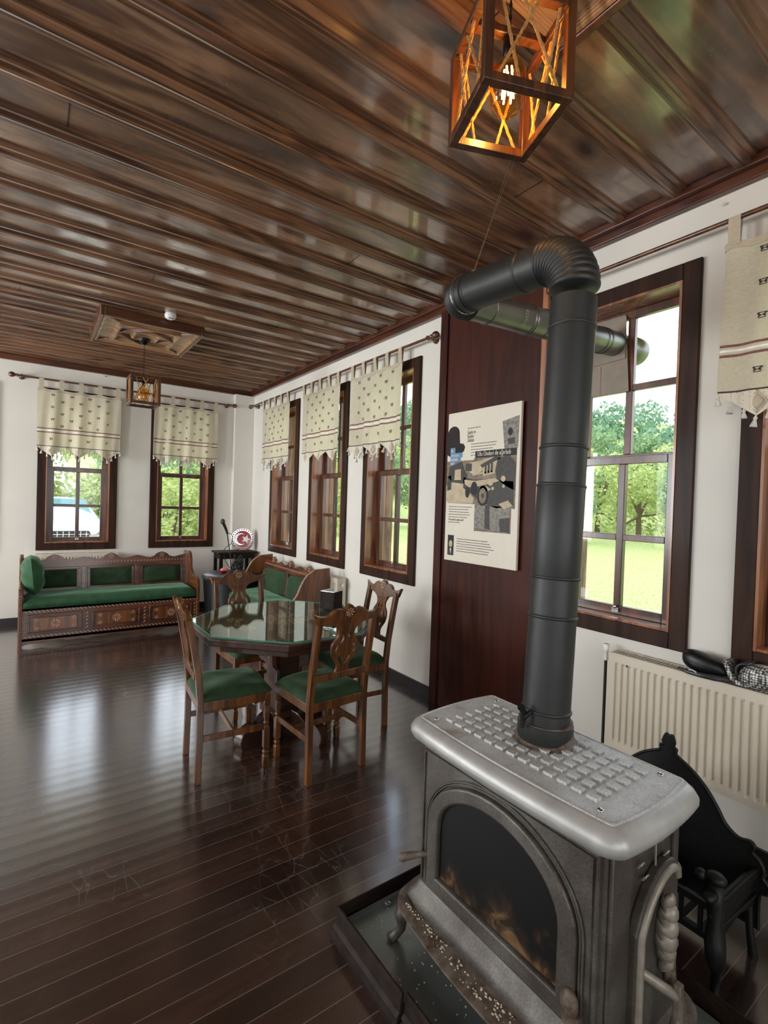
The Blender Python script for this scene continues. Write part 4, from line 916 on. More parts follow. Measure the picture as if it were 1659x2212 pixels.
    for k in range(npan):
        a = xa+bw*k/npan+.035; b = xa+bw*(k+1)/npan-.035; z0 = .055 if inset else -.02; z1 = H-.115
        fm = MB()
        if inset:
            for q in ((a, b, z1-.02, z1+.004), (a, b, z0-.004, z0+.02), (a, a+.022, z0+.02, z1-.02), (b-.022, b, z0+.02, z1-.02)): fm.box(q[0], q[1], q[2], q[3], 0, .014, F0)
            fm.build('back_moulding', 'sofa_wood', root, bevel=.004); a += .03; b -= .03; z0 += .025; z1 -= .025
        n = 10; vs = []; fs = []
        for i in range(n+1):
            for j in range(n+1):
                u = -1+2*i/n; v = -1+2*j/n; e = max(0, (1-u**6)*(1-v**6)); vs.append(F0 @ Vector(((a+b)/2+u*(b-a)/2, (z0+z1)/2+v*(z1-z0)/2, .004+(.03 if inset else .06)*e**.5)))
        for i in range(n):
            for j in range(n): q = i*(n+1)+j; fs.append((q, q+n+1, q+n+2, q+1))
        fs.append(tuple([i*(n+1) for i in range(n+1)]+[n*(n+1)+j for j in range(1, n+1)]+[i*(n+1)+n for i in range(n-1, -1, -1)]+[j for j in range(n-1, 0, -1)]))
        MB().add(vs, fs).build('back_pad', 'velvet', root, smooth=True, ang=1.2)
    return root
make_sofa('carved_bench', 1.74, .66, 3, 'long carved wooden bench with three green back panels under the far windows', (.785, 6.04, 0), 0)
make_sofa('carved_bench', 1.50, .60, 2, 'carved wooden bench with beaded wing sides under the right wall windows', (1.90, 5.18, 0), -PI/2, wing=True, inset=False, scallop=3)
# pillow
n = 16; vs = []; fs = []
for sgn in (1, -1):
    for i in range(n+1):
        for j in range(n+1):
            u = -1+2*i/n; v = -1+2*j/n; e = max(0, (1-abs(u)**2.6)*(1-abs(v)**2.6))**.5
            vs.append((sgn*.10*e+.006*math.sin(v*9+u*4)*e, u*.23*(1-.10*v*v), v*.205*(1-.10*u*u)))
k = (n+1)**2
for i in range(n):
    for j in range(n):
        q = i*(n+1)+j; fs += [(q, q+n+1, q+n+2, q+1), (k+q, k+q+1, k+q+n+2, k+q+n+1)]
mb = MB().add(vs, fs, Matrix.Rotation(-.10, 4, 'Y'))
o = mb.build('pillow', 'velvet_bright', smooth=True, ang=False); o.location = (.03, 6.35, .69); tag(o, 'plump green velvet pillow standing at the left end of the long bench', 'pillow')

# ================================================================= radiators
def make_radiator(name, L, z0, z1, loc, rz, label, front_d=.10, pitch=.0333, valve=True):
    # local: x along wall 0..L, room side at -y, wall at y=+.03
    root = thing(name, loc, rz, label=label, cat='radiator', group='white panel radiators'); d = front_d
    n = int((L-.05)/pitch); vs = []; fs = []; prof = [(0, 0)]
    x = .03
    for i in range(n):
        prof += [(x, 0), (x+pitch*.12, -.0), (x+pitch*.25, .011), (x+pitch*.62, .011), (x+pitch*.76, 0)]; x += pitch
    prof += [(L, 0)]
    zz = [z0, z0+.03, z0+.045, z1-.055, z1-.04, z1]
    for px, py in prof:
        for k, z in enumerate(zz): vs.append((px, -d+(py if k in (2, 3) else 0), z))
    m_ = len(zz)
    for i in range(len(prof)-1):
        for k in range(m_-1): a = i*m_+k; fs.append((a, a+m_, a+m_+1, a+1))
    o = MB().add(vs, fs).build('front_panel', 'radiator_enamel', root)
    so = o.modifiers.new('s', 'SOLIDIFY'); so.thickness = .004; so.offset = 1
    MB().box(0, L, -.012, 0, z0, z1).build('rear_panel', 'radiator_enamel', root, bevel=.003)
    MB().box(-.002, .012, -d, 0, z0+.01, z1+.002).build('side_cover', 'radiator_enamel', root, bevel=.003)
    MB().box(L-.012, L+.002, -d, 0, z0+.01, z1+.002).build('side_cover', 'radiator_enamel', root, bevel=.003)
    g = MB().box(.012, L-.012, -d, -d+.012, z1, z1+.004).box(.012, L-.012, -.012, 0, z1, z1+.004)
    x = .02
    while x < L-.03: g.box(x, x+.007, -d+.012, -.012, z1-.004, z1+.003); x += .016
    g.build('top_grille', 'radiator_enamel', root)
    if valve:
        MB().lathe([(.008, z0-.2), (.008, z1-.03)], 10, Matrix.Translation((-.045, -.05, 0))).build('feed_pipe', 'baseboard_paint', root, smooth=True)
        MB().lathe([(.012, z1-.06), (.013, z1-.03), (.010, z1-.02), (.014, z1-.012), (.014, z1+.0), (.018, z1+.022), (.016, z1+.028)], 12, Matrix.Translation((-.045, -.05, 0))).build('valve_knob', 'white_trim', root, smooth=True)
    MB().box(.0, 0.006, -.02, .03, z0+.1, z0+.14).box(L*.6, L*.6+.02, -.001, .03, z0+.1, z1-.1).build('wall_bracket', 'radiator_enamel', root)
    return root
rad = make_radiator('radiator', 1.55, .31, .80, (2.62, 1.43, 0), -PI/2, 'large white ribbed radiator below the stovepipe window, behind the iron fire basket')
MB().ball((.10, -.103, .755), .006, (1, .5, 1)).build('vent_plug', 'baseboard_paint', rad, smooth=True)
make_radiator('radiator', 1.45, .25, .78, (2.62, 5.75, 0), -PI/2, 'white radiator mostly hidden behind the wing-sided bench on the right wall', valve=False)
MB().lathe([(.012, 0), (.02, .01), (.02, .025)], 10, Matrix.Translation((2.57, 4.299, .72)) @ Matrix.Rotation(PI/2, 4, 'X')).build('air_valve', 'chrome', None)
av = bpy.data.objects['air_valve']; rr_ = bpy.data.objects['radiator.001']; av.parent = rr_; av.matrix_parent_inverse = (Matrix.Translation(rr_.location) @ Matrix.Rotation(-PI/2, 4, 'Z')).inverted()
make_radiator('radiator', .86, .25, .83, (.05, 7.13, 0), 0, 'white radiator whose top edge shows behind the long bench under the far window', valve=False)

# hats / mitts lying on the radiator
def shell(name, mat, pts_r, loc, rz, label, cat, extra=None):
    root = thing(name, loc, rz, label=label, cat=cat); return root
gl = thing('leather_glove', (2.565, .985, .805), 0, label='black leather heat glove lying on the radiator left of the silver mitt', cat='glove')
def blob(c, rad, pw=2.4, n=20, m_=14, f=None):
    vs = []; fs = []
    sg = lambda v, p: math.copysign(abs(v)**p, v)
    for i in range(m_+1):
        la = -PI/2+PI*i/m_
        for k in range(n):
            lo = 2*PI*k/n; q = (sg(math.cos(la), 2/pw)*sg(math.cos(lo), 2/pw), sg(math.cos(la), 2/pw)*sg(math.sin(lo), 2/pw), sg(math.sin(la), 2/pw))
            p = [c[j]+rad[j]*q[j] for j in range(3)]; vs.append(f(p) if f else p)
    for i in range(m_):
        for k in range(n): a = i*n+k; b = i*n+(k+1) % n; fs.append((a, b, b+n, a+n))
    return MB().add(vs, fs)
# left (further) end is +y; the hand part is a fat rounded shell that slopes down to a creased wrist
def gf(p):
    t = (p[1]+.10)/.2; return (p[0]*(.75+.35*t), p[1], .004+max(0, p[2])*(.62+.5*t)+.004*math.sin(p[1]*90)*max(0, .5-t))
blob((0, 0, .055), (.05, .10, .052), 2.3, f=gf).build('hand_shell', 'black_leather', gl, smooth=True, ang=False)
MB().tube([(-.045, .10, .012), (-.056, .05, .010), (-.055, 0, .010), (-.05, -.06, .012), (-.03, -.10, .012)], [.006, .011, .012, .014, .010], 8).build('thumb', 'dark_leather', gl, smooth=True)
MB().tube([(-.062, .045, .022), (-.066, .03, .026), (-.066, .012, .02)], .0025, 6).build('stitching', 'white_trim', gl)
mt = thing('woven_mitt', (2.565, .80, .805), 0, label='folded silver woven mitt on the radiator right of the black glove', cat='mitt')
def mf(p):
    t = (p[1]+.06)/.12; return (p[0], p[1]*(1-.12*(p[2]/.1))+.0, max(.001, p[2])-.012*(t-.5)*1.4)
blob((0, -.018, .05), (.05, .072, .054), 2.6, f=mf).build('pad', 'woven_silver', mt, smooth=True, ang=False)
def slab(path, w, th, name, mat):
    vs = []; fs = []
    for i, (py, pz) in enumerate(path):
        d = Vector((path[min(i+1, len(path)-1)][0]-path[max(i-1, 0)][0], path[min(i+1, len(path)-1)][1]-path[max(i-1, 0)][1])).normalized(); ny, nz_ = -d.y*th/2, d.x*th/2
        for a_, b_ in ((-1, 1), (1, 1), (1, -1), (-1, -1)): vs.append((a_*w/2*(1-.3*(i in (0, len(path)-1))), py+b_*ny, pz+b_*nz_))
    for i in range(len(path)-1):
        for k in range(4): q = i*4+k; r_ = i*4+(k+1) % 4; fs.append((q, r_, r_+4, q+4))
    fs += [(0, 1, 2, 3), tuple(len(vs)-4+k for k in range(4))]
    return MB().add(vs, fs).build(name, mat, mt, bevel=.008, seg=3)
slab(smoothline([(.098, .100), (.088, .075), (.070, .035), (.045, .014), (.0, .013)], 5), .085, .018, 'cuff', 'woven_silver')
slab(smoothline([(.048, .045), (.052, .075), (.036, .098), (.0, .107)], 4), .09, .008, 'lining', 'dark_leather')

# ================================================================= stove
SX, SY, SZ = 1.295, .955, .045
st = thing('wood_stove', (SX, SY, SZ), label='grey cast iron wood stove with arched glass door and studded top plate', cat='stove')
st.scale = (1, 1, 1.03)
# local: x -.21..+.21 (glass door looks to -x), y -.39..+.39, z 0.. .75
def rrect(a, b, bow, r, n=6):
    """plan outline with bowed sides"""
    pts = []
    cs = [(a-r, b-r, 0), (-a+r, b-r, PI/2), (-a+r, -b+r, PI), (a-r, -b+r, 3*PI/2)]
    for cx, cy, a0 in cs:
        for k in range(n+1): t = a0+PI/2*k/n; pts.append((cx+r*math.cos(t), cy+r*math.sin(t)))
    out = []
    for i, p in enumerate(pts):
        out.append(p); q = pts[(i+1) % len(pts)]
        if (Vector(q)-Vector(p)).length > .15:
            for k in range(1, 8): out.append((p[0]+(q[0]-p[0])*k/8, p[1]+(q[1]-p[1])*k/8))
    res = []
    for x, y in out:
        bx = bow*(1-(y/b)**2)*(-1 if x < 0 else .0) if abs(x) > a*.6 else 0
        by = bow*.9*(1-(x/a)**2)*(1 if y > 0 else -1) if abs(y) > b*.8 else 0
        res.append((x+bx, y+by))
    return res
def loft(secs, name, mat, parent, bevel=0, smooth=True, ang=.7):
    """secs: list of (a,b,bow,r,z)"""
    mb = MB(); n = None; fs = []; vs = []
    for a, b, bow, r, z in secs:
        o = rrect(a, b, bow, r); n = len(o); vs += [(x, y, z) for x, y in o]
    for i in range(len(secs)-1):
        for k in range(n): q = i*n+k; s_ = i*n+(k+1) % n; fs.append((q, s_, s_+n, q+n))
    fs += [tuple(range(n))[::-1], tuple((len(secs)-1)*n+k for k in range(n))]
    return mb.add(vs, fs).build(name, mat, parent, smooth=smooth, ang=ang)
loft([(.17, .335, .0, .03, .205), (.17, .335, .0, .03, .68)], 'firebox', 'cast_iron', st)
loft([(.178, .345, .008, .03, .665), (.19, .355, .015, .035, .675), (.208, .375, .02, .04, .69), (.215, .383, .022, .045, .705), (.215, .383, .022, .045, .718), (.206, .374, .02, .04, .735), (.198, .366, .02, .035, .742), (.192, .360, .018, .03, .748), (.189, .357, .018, .03, .75)], 'top_rim', 'worn_iron', st)
tp = loft([(.182, .35, .018, .012, .749), (.182, .35, .018, .012, .7535), (.178, .346, .018, .010, .7545), (.175, .343, .018, .010, .752), (.174, .342, .018, .010, .7525)], 'top_plate', 'pale_iron', st, ang=.3)
first = None
for i in range(13):
    for j in range(6):
        y = -.262+i*.0437; x = -.118+j*.047+(0.0 if i % 2 else .0)
        if (x-.05)**2+(y-.01)**2 < .082**2: continue
        if first is None: o = first = MB().lathe([(.021, 0), (.0203, .0075), (.0195, .008)], 4, Matrix.Diagonal((.74, 1.0, 1, 1)), PI/4).build('raised_square', 'pale_iron', tp, bevel=.001)
        else: o = first.copy(); C.objects.link(o); o.parent = tp
        o.location = (x, y, .7525)
mb = MB()
for sx in (-.15, .15):
    for sy in (-.30, .30): mb.ball((sx, sy, .7535), .009, (1, 1, .5))
mb.build('screw_head', 'chrome', tp, smooth=True)
# lower mouldings and ash ledge
loft([(.175, .34, 0, .03, .215), (.185, .35, 0, .035, .205), (.19, .355, 0, .035, .19), (.205, .37, .0, .04, .175), (.215, .378, .0, .045, .155), (.215, .378, 0, .045, .14)], 'base_moulding', 'cast_iron', st)
lg = loft([(.17, .33, 0, .03, .118), (.24, .375, .035, .06, .125), (.25, .385, .04, .06, .135), (.25, .385, .04, .06, .142), (.24, .375, .035, .06, .145)], 'ash_ledge', 'rusty_iron', st)
mb = MB(); rnd = random.Random(5)
for _ in range(170):
    y = rnd.uniform(-.33, .33); x = -.215-.045*rnd.random()*(1-(y/.36)**2)-.01; s_ = rnd.uniform(.001, .0042); mb.ball((x, y, .146), s_, (1, rnd.uniform(.6, 1.8), .6), 5, 3)
tag(mb.build('ash_crumbs', 'ash', lg), kind='stuff')
for sx in (-1, 1):
    for sy in (-1, 1):
        pts = [(sx*.20, sy*.33, .135), (sx*.235, sy*.355, .09), (sx*.225, sy*.36, .04), (sx*.245, sy*.375, .012), (sx*.25, sy*.38, .0015)]
        MB().tube(pts, [.032, .024, .014, .016, .022], 10).build('leg', 'cast_iron', st, smooth=True, ang=False)
# front face (looks to -x): surround, door with arch, glass
FX = -.172
def archpts(w, z0, zs, ztop, n=18):
    return [(w, z0), (w, zs)]+[(w*math.cos(t), zs+(ztop-zs)*math.sin(t)) for t in [PI*k/n for k in range(1, n)]]+[(-w, zs), (-w, z0)]
fm = face('-x', (FX, 0, 0))
sur = cut([[(.318, .215), (.318, .665), (-.318, .665), (-.318, .215)], archpts(.275, .232, .44, .638)], .022, .004)
MB().mesh(sur, fm).build('front_surround', 'cast_iron', st)
dr = MB().mesh(cut([archpts(.268, .236, .44, .630), archpts(.232, .275, .44, .60)], .034, .007), face('-x', (FX-.012, 0, 0))).build('glass_door', 'cast_iron', st)
MB().mesh(cut([archpts(.236, .272, .44, .604)], .006), face('-x', (FX-.010, 0, 0))).build('glass_pane', 'sooty_glass', dr)
mb = MB()
for q in (.283, .29):
    pts = archpts(q, .236, .44, .645+(q-.283), 24); mb.tube([(FX-.014, -x, z) for x, z in pts], .0035, 6)
mb.tube([(FX-.012, -x, z) for x, z in ((-.31, .225), (-.31, .655), (.31, .655), (.31, .225), (-.31, .225))], .005, 6)
mb.build('arch_beading', 'cast_iron', st, smooth=True)
MB().ball((FX-.032, -.270, .295), .03, (.55, .8, 1.1), 14, 10).box(FX-.03, FX-.01, -.295, -.25, .23, .27).build('door_latch', 'rusty_iron', dr, smooth=True, ang=.6)
MB().tube([(FX-.02, .275, .33), (FX-.045, .30, .322), (FX-.075, .335, .305)], [.007, .011, .014], 10).ball((FX-.078, .338, .303), .0145).build('door_handle', 'rusty_iron', dr, smooth=True)
# loading side (looks to -y)
GY = -.337
sm = face('-y', (0, GY, 0))
srd = MB().mesh(cut([[(-.155, .22), (-.155, .66), (.155, .66), (.155, .22)], [(-.075, .24), (-.075, .65), (.148, .65), (.148, .24)]], .012, .003), sm)
sd = smoothline([(-.07, .23), (-.07, .46), (-.045, .50), (0, .545), (.045, .568), (.09, .572), (.125, .55), (.135, .50), (.135, .23)], 3)
sdo = MB().mesh(cut([[(-.068, .06), (-.068, .45)]+smoothline([(-.068, .45), (-.03, .515), (.02, .56), (.07, .575), (.11, .568), (.13, .54)], 4)[1:]+[(.132, .06)]], .028, .006), face('-y', (0, GY-.012, 0))).build('side_door', 'cast_iron', st)
rim = [(-.06, .08), (-.06, .45)]+smoothline([(-.06, .45), (-.026, .505), (.024, .547), (.07, .562), (.105, .555), (.122, .53)], 4)[1:]
MB().tube([(x, GY-.028, z) for x, z in rim], .011, 8).build('door_rim', 'cast_light', sdo, smooth=True)
mb = MB(); pts = []; rr2 = []
for k in range(60):
    t = k/59; pts.append((.035+.004*math.sin(t*9), GY-.045-.004*math.sin(t*PI*12), .525-.19*t)); rr2.append(.009+.018*math.sin(PI*min(1, t*.9+.05))*(.82+.18*math.sin(t*PI*11)))
mb.tube(pts, rr2, 12); mb.build('spiral_grip', 'cast_light', sdo, smooth=True, ang=False)
mb = MB().tube([(-.03, GY-.02, .345), (-.01, GY-.05, .33), (.03, GY-.075, .30)], .012, 12); mb.build('latch_arm', 'cast_light', sdo, smooth=True)
mb = MB().bar((.065, GY-.035, .42), (.05, GY-.05, .30), .03, .02).bar((.035, GY-.078, .33), (.03, GY-.08, .24), .022, .02).bar((.03, GY-.08, .25), (-.01, GY-.07, .14), .022, .02); mb.build('latch_handle', 'rusty_iron', sdo, bevel=.005)
for z, x in ((.50, .168), (.30, .168)):
    MB().lathe([(.012, 0), (.02, .004), (.02, .035), (.016, .042)], 10, Matrix.Translation((x-.01, GY+.01, z)) @ Matrix.Rotation(PI/2, 4, 'Y')).build('hinge_knob', 'rusty_iron', st, smooth=True)
mb = MB()
for x, z in ((-.035, .60), (.075, .625), (.10, .58), (-.01, .56), (-.03, .645)):
    for s_ in (-1, 1): mb.tube([(x, GY-.008, z), (x+s_*.006, GY-.01, z+.007), (x+s_*.012, GY-.009, z+.002), (x+s_*.017, GY-.008, z+.004)], .0022, 5)
mb.tube([(.04, GY-.007, .66), (.04, GY-.009, .56)], .0028, 6); srd.join(mb, 1).build('side_surround', ['cast_iron', 'cast_light'], st, smooth=True)
# corner edge strip
MB().box(.148, .172, GY-.008, GY+.01, .215, .67).build('edge_strip', 'cast_iron', st, bevel=.003)

# flue collar and damper
PXc, PYc = 1.345, .965
MB().lathe([(.097, .748), (.097, .758), (.088, .764), (.083, .80), (.083, .815)], 32, Matrix.Translation((PXc-SX, PYc-SY, 0))).build('flue_collar', 'rusty_iron', st, smooth=True)

# ================================================================= flue pipe
fp = thing('stovepipe', (PXc, PYc, .875), label='thick dark grey stovepipe rising from the stove and elbowing out through the window', cat='stovepipe')
O = Vector((PXc, PYc, .875)); R = .0735
top = Vector((1.445, .99, 2.24))-O
def ring(mb, p, d, r, w=.006):
    d = Vector(d).normalized(); p = Vector(p); mb.tube([p-d*w, p-d*w*.4, p+d*w*.4, p+d*w], [r, r+.004, r+.004, r], 32, False)
dv = top.normalized()
mb = MB().tube([(0, 0, 0), top], R, 36)
for t in (.03, .245, .335, .55, .64, .93): ring(mb, top*t, dv, R)
mb.tube([top*.335, top*.338, top*.55, top*.553], [R, R+.0015, R+.0015, R], 36, False)
mb.build('vertical_pipe', 'pipe_metal', fp, smooth=True)
mb = MB().tube([dv*-.055, dv*-.05, dv*.0, dv*.004], [R+.008, R+.012, R+.012, R+.003], 36); mb.build('pipe_collar', 'pipe_metal', fp, smooth=True)
MB().tube([(-R, .0, .05), (-R-.02, .01, .03), (-R-.028, .012, .0), (-R-.02, .012, .045), (-R-.032, .014, .065)], [.006, .008, .007, .009, .012], 8).build('damper_handle', 'black_iron', fp, smooth=True)
E2 = Vector((1.50, 1.63, 2.462))-O; E3 = Vector((2.76, 1.605, 2.525))-O
def bend(c, d0, d1, rad, n=24):
    """centre line of a bend at corner c from direction d0 to d1"""
    d0 = d0.normalized(); d1 = d1.normalized(); ang = d0.angle(d1); tl = rad*math.tan(ang/2); p0 = c-d0*tl; nrm = (d1-d0*d1.dot(d0)).normalized(); cen = p0+nrm*rad
    return [cen+(-nrm*math.cos(ang*k/n)+d0*math.sin(ang*k/n))*rad for k in range(n+1)], tl
E1 = top+dv*.165; d1 = E2-E1
b1, tl1 = bend(E1, dv, d1, .145, 40)
rs = [R+.005*max(0, math.sin(k/40*PI*2*11)) for k in range(41)]
b1, _ = bend(E1, dv, d1, .145, 132); rs = [R+.002+.0055*abs(math.sin(k/132*PI*12)) for k in range(133)]
MB().tube(b1, rs, 36).build('upper_elbow', 'pipe_metal', fp, smooth=True, ang=False)
d2 = E3-E2; b2, tl2 = bend(E2, d1, d2, .10, 132); rs = [R+.001+.005*abs(math.sin(k/132*PI*12)) for k in range(133)]
mb = MB().tube([b1[-1], b2[0]], R, 36); L = b2[0]-b1[-1]
for t in (.22, .9): ring(mb, b1[-1]+L*t, L, R)
mb.tube([b1[-1]+L*.93, b1[-1]+L*.935, b1[-1]+L*.99, b1[-1]+L*.995], [R, R+.006, R+.006, R], 36, False)
mb.build('crossing_pipe', 'pipe_metal', fp, smooth=True)
MB().tube(b2, rs, 36).build('rear_elbow', 'pipe_metal', fp, smooth=True, ang=False)
ring_ = MB(); ring_.tube([b2[4], b2[12]], R+.0085, 36); ring_.build('joint_band', 'chrome', fp, smooth=True)
R2 = .069
mb = MB().tube([b2[-1], E3], R2, 36); L = E3-b2[-1]
for t in (.10, .33, .345, .43, .67, .68, .86, .89): ring(mb, b2[-1]+L*t, L, R2)
hp2 = mb.build('outlet_pipe', 'pipe_bright', fp, smooth=True)
# embossed maker's word around the pipe
me = text('ESSAN', .028, .0006, 'CENTER', .9); a = L.normalized(); u = Vector((0, 0, 1)); u = (u-a*u.dot(a)).normalized(); q = a.cross(u)  # q points to -y-ish
qq = -q if q.y > 0 else q
mb = MB(); cpt = b2[-1]+L*.26
vs = [cpt+a*(v.co.y)+(qq*math.cos(v.co.x/R2+.35)+u*math.sin(-(v.co.x)/R2-.35)*-1*-1)*(R2+.0008+v.co.z) for v in me.vertices]
mb.add(vs, [tuple(p.vertices) for p in me.polygons]); mb.build('embossed_word', 'chrome', hp2)
# outdoor elbow
ob_ = [E3, E3+Vector((.16, 0, .0)), E3+Vector((.17, 0, .0)), E3+Vector((.24, 0, .0))]
MB().tube(ob_, [R2, R2, R2+.012, R2+.012], 28).build('outdoor_elbow', 'pipe_bright', fp, smooth=True)
MB().tube([E1+d1*.8+Vector((0, 0, R)), E1+d1*.8+Vector((0, 0, R+.01))], .012, 8).build('wire_eye', 'wire_metal', fp)
# plate that fills the upper left pane around the pipe
pl = thing('blanking_plate', (2.765, 1.66, 2.43), -PI/2, label='grey sheet filling the upper pane around the stovepipe outlet', cat='plate')
c_ = (-(1.565-1.66)*-1*-1, .125)
me = cut([[(-.14, -.19), (.145, -.19), (.11, .25), (-.14, .25)]], .004, .0008)
MB().mesh(me, face('-y', (0, 0, 0))).build('sheet', 'cardboard', pl)
me = cut([[(-.10, -.01), (.12, .0), (.12, .235), (-.10, .235)]], .006, .001)
MB().mesh(me, face('-y', (.0, -.008, 0))).build('flashing', 'cardboard', pl)
MB().box(-.03, -.026, -.004, .0, -.185, -.02).build('crease', 'reveal_wood', pl)
# support wires from ceiling
wr_ = thing('support_wire', (1.72, 1.49, 3.15), label='thin twisted wire hanging from the ceiling and holding up the stovepipe', cat='wire')
W0 = Vector((1.72, 1.49, 3.15)); pe = O+E1+d1*.8+Vector((0, 0, R+.008)); pm = W0.lerp(pe, .62)
for off in ((-.012, 0, 0), (.014, 0, 0)):
    MB().tube([Vector(off), pm-W0+Vector(off)*.1], .0013, 6).build('strand', 'wire_metal', wr_)
n = 40; A = pm-W0; B = pe-W0
for phs in (0, PI): MB().tube([A.lerp(B, k/n)+Vector((math.cos(k*.9+phs), math.sin(k*.9+phs), 0))*.0018 for k in range(n+1)], .0012, 6).build('twisted_strand', 'wire_metal', wr_)

# ================================================================= hearth tray
ty = thing('hearth_tray', (0, 0, 0), label='low dark framed hearth tray with metal floor under the stove', cat='hearth tray')
tx0, tx1, ty0, ty1 = .925, 1.71, .30, 1.50
MB().box(tx0+.02, tx1-.02, ty0+.02, ty1-.02, .018, .0445).build('metal_floor', 'tray_metal', ty)
def skirt(p0, p1, nrm):
    p0 = Vector((*p0, 0)); p1 = Vector((*p1, 0)); nv = Vector((*nrm, 0)); mb = MB()
    prof = [(0, 0), (.030, 0), (.030, .018), (.018, .026), (.022, .034), (.012, .046), (.006, .085), (.002, .10), (-.004, .10), (-.004, 0)]
    vs = [p+nv*o_+Vector((0, 0, z)) for p in (p0, p1) for o_, z in prof]; k = len(prof)
    return mb.add(vs, [(i, (i+1) % k, k+(i+1) % k, k+i) for i in range(k)]+[tuple(range(k)), tuple(range(k, 2*k))])
for a, b, nn in (((tx0, 1.12), (tx0, ty1), (-1, 0)), ((tx0, ty1), (tx1, ty1), (0, 1)), ((tx1, ty0), (tx1, ty1), (1, 0)), ((tx0, ty0), (tx1, ty0), (0, -1))):
    skirt(a, b, nn).build('skirting', 'dark_wood', ty)
skirt((tx0+.012, ty0), (tx0+.012, 1.115), (-1, 0)).build('skirting', 'dark_wood', ty)
MB().box(tx0+.03, tx1-.03, ty1-.03, ty1-.016, .044, .058).ball((1.12, ty1-.035, .05), .014, (1, 1, .6)).build('slide_rail', 'tray_metal', ty)
mb = MB(); rnd = random.Random(8)
for _ in range(120): mb.ball((rnd.uniform(tx0+.03, 1.12), rnd.uniform(.6, 1.45), .0455), rnd.uniform(.001, .0035), (1, 1, .6), 5, 3)
tag(mb.build('ash_crumbs', 'ash', ty), kind='stuff')

# ================================================================= cast iron fire basket
fb = thing('fire_basket', (1.94, .93, 0), label='black cast iron fire basket with scalloped back plate between stove and radiator', cat='fire basket')
hp_ = [(0, .655), (.012, .66), (.022, .635), (.018, .618), (.03, .61), (.028, .595), (.038, .585), (.075, .565), (.11, .54), (.15, .50), (.185, .45), (.21, .41), (.25, .385), (.285, .392), (.30, .38), (.292, .355), (.315, .34), (.33, .31), (.325, .285), (.345, .265), (.34, .235), (.32, .22), (.32, .10)]
hs_ = smoothline(hp_, 3); out = [(x, y) for x, y in hs_]+[(-x, y) for x, y in hs_[::-1]]
bp = MB().mesh(cut([out], .014, .004), face('-x', (.17, 0, 0))).build('back_plate', 'black_iron', fb)
MB().tube([(.165, x, z) for x, z in hs_[6:]], .006, 8).tube([(.165, -x, z) for x, z in hs_[6:]], .006, 8).build('back_rim', 'black_iron', bp, smooth=True)
for s in (-1, 1):
    MB().bar((.165, s*.31, .30), (-.15, s*.30, .30), .014, .03).bar((.165, s*.31, .22), (-.15, s*.30, .22), .012, .012).build('side_rail', 'black_iron', fb, bevel=.003)
    MB().mesh(cut([smoothline([(-.16, .32), (.165, .30), (.165, .18), (.05, .20), (-.10, .19), (-.16, .22)], 3, True)], .01, .002), face('+y', (0, s*.30, 0)) @ Matrix.Rotation(PI, 4, 'Y')).build('side_plate', 'black_iron', fb)
    # front leg, cabriole
    MB().tube([(-.155, s*.30, .39), (-.165, s*.305, .33), (-.16, s*.305, .27), (-.185, s*.315, .22), (-.19, s*.32, .17), (-.165, s*.315, .12), (-.155, s*.31, .07), (-.18, s*.315, .03), (-.20, s*.318, .012)], [.02, .026, .022, .030, .028, .017, .012, .017, .022], 12).build('front_leg', 'black_iron', fb, smooth=True, ang=False)
    MB().ball((-.155, s*.30, .40), .026, (1, 1.2, .8)).ball((-.165, s*.26, .395), .018).ball((-.19, s*.30, .36), .02, (1.6, 1, .8)).build('post_cap', 'black_iron', fb, smooth=True)
    MB().tube([(.16, s*.29, .22), (.15, s*.30, .1), (.165, s*.31, .0)], [.014, .012, .016], 10).build('rear_leg', 'black_iron', fb, smooth=True)
mb = MB()
for i in range(9): y = -.26+i*.065; mb.bar((-.15, y, .20), (.165, y, .20), .014, .014)
mb.bar((-.15, -.30, .20), (-.15, .30, .20), .02, .02); mb.build('grate_bars', 'black_iron', fb)
mb = MB().bar((-.155, -.30, .30), (-.155, .30, .30), .014, .022)
for i in range(10): y = -.26+i*.058; mb.bar((-.155, y, .2), (-.155, y, .30), .012, .012, (1, 0, 0))
mb.build('front_grille', 'black_iron', fb)

# ================================================================= corner: ottoman, side table, ornaments
ot = thing('ottoman', (2.03, 6.02, 0), label='round black leather drum ottoman standing between the two carved benches', cat='ottoman')
MB().lathe([(.27, 0), (.29, .01), (.315, .3), (.335, .56), (.34, .59)], 40).build('drum', 'black_leather', ot, smooth=True)
MB().lathe([(.34, .585), (.352, .60), (.35, .625), (.33, .642), (.15, .652), (.01, .653)], 40).build('seat_pad', 'dark_leather', ot, smooth=True, ang=1.5)
sf = .653
o = thing('side_table', (2.34, 6.86, 0), label='small dark wooden side table in the room corner carrying the round plate', cat='side table')
MB().box(-.27, .27, -.17, .17, .80, .825).build('tabletop', 'dark_wood', o, bevel=.004)
MB().box(-.24, .24, -.14, -.12, .73, .80).box(-.24, .24, .12, .14, .73, .80).box(-.24, -.22, -.12, .12, .73, .80).box(.22, .24, -.12, .12, .73, .80).build('apron', 'dark_wood', o)
for sx in (-1, 1):
    for sy in (-1, 1): MB().box(sx*.225-.02, sx*.225+.02, sy*.125-.02, sy*.125+.02, 0, .80).build('leg', 'dark_wood', o, bevel=.003)
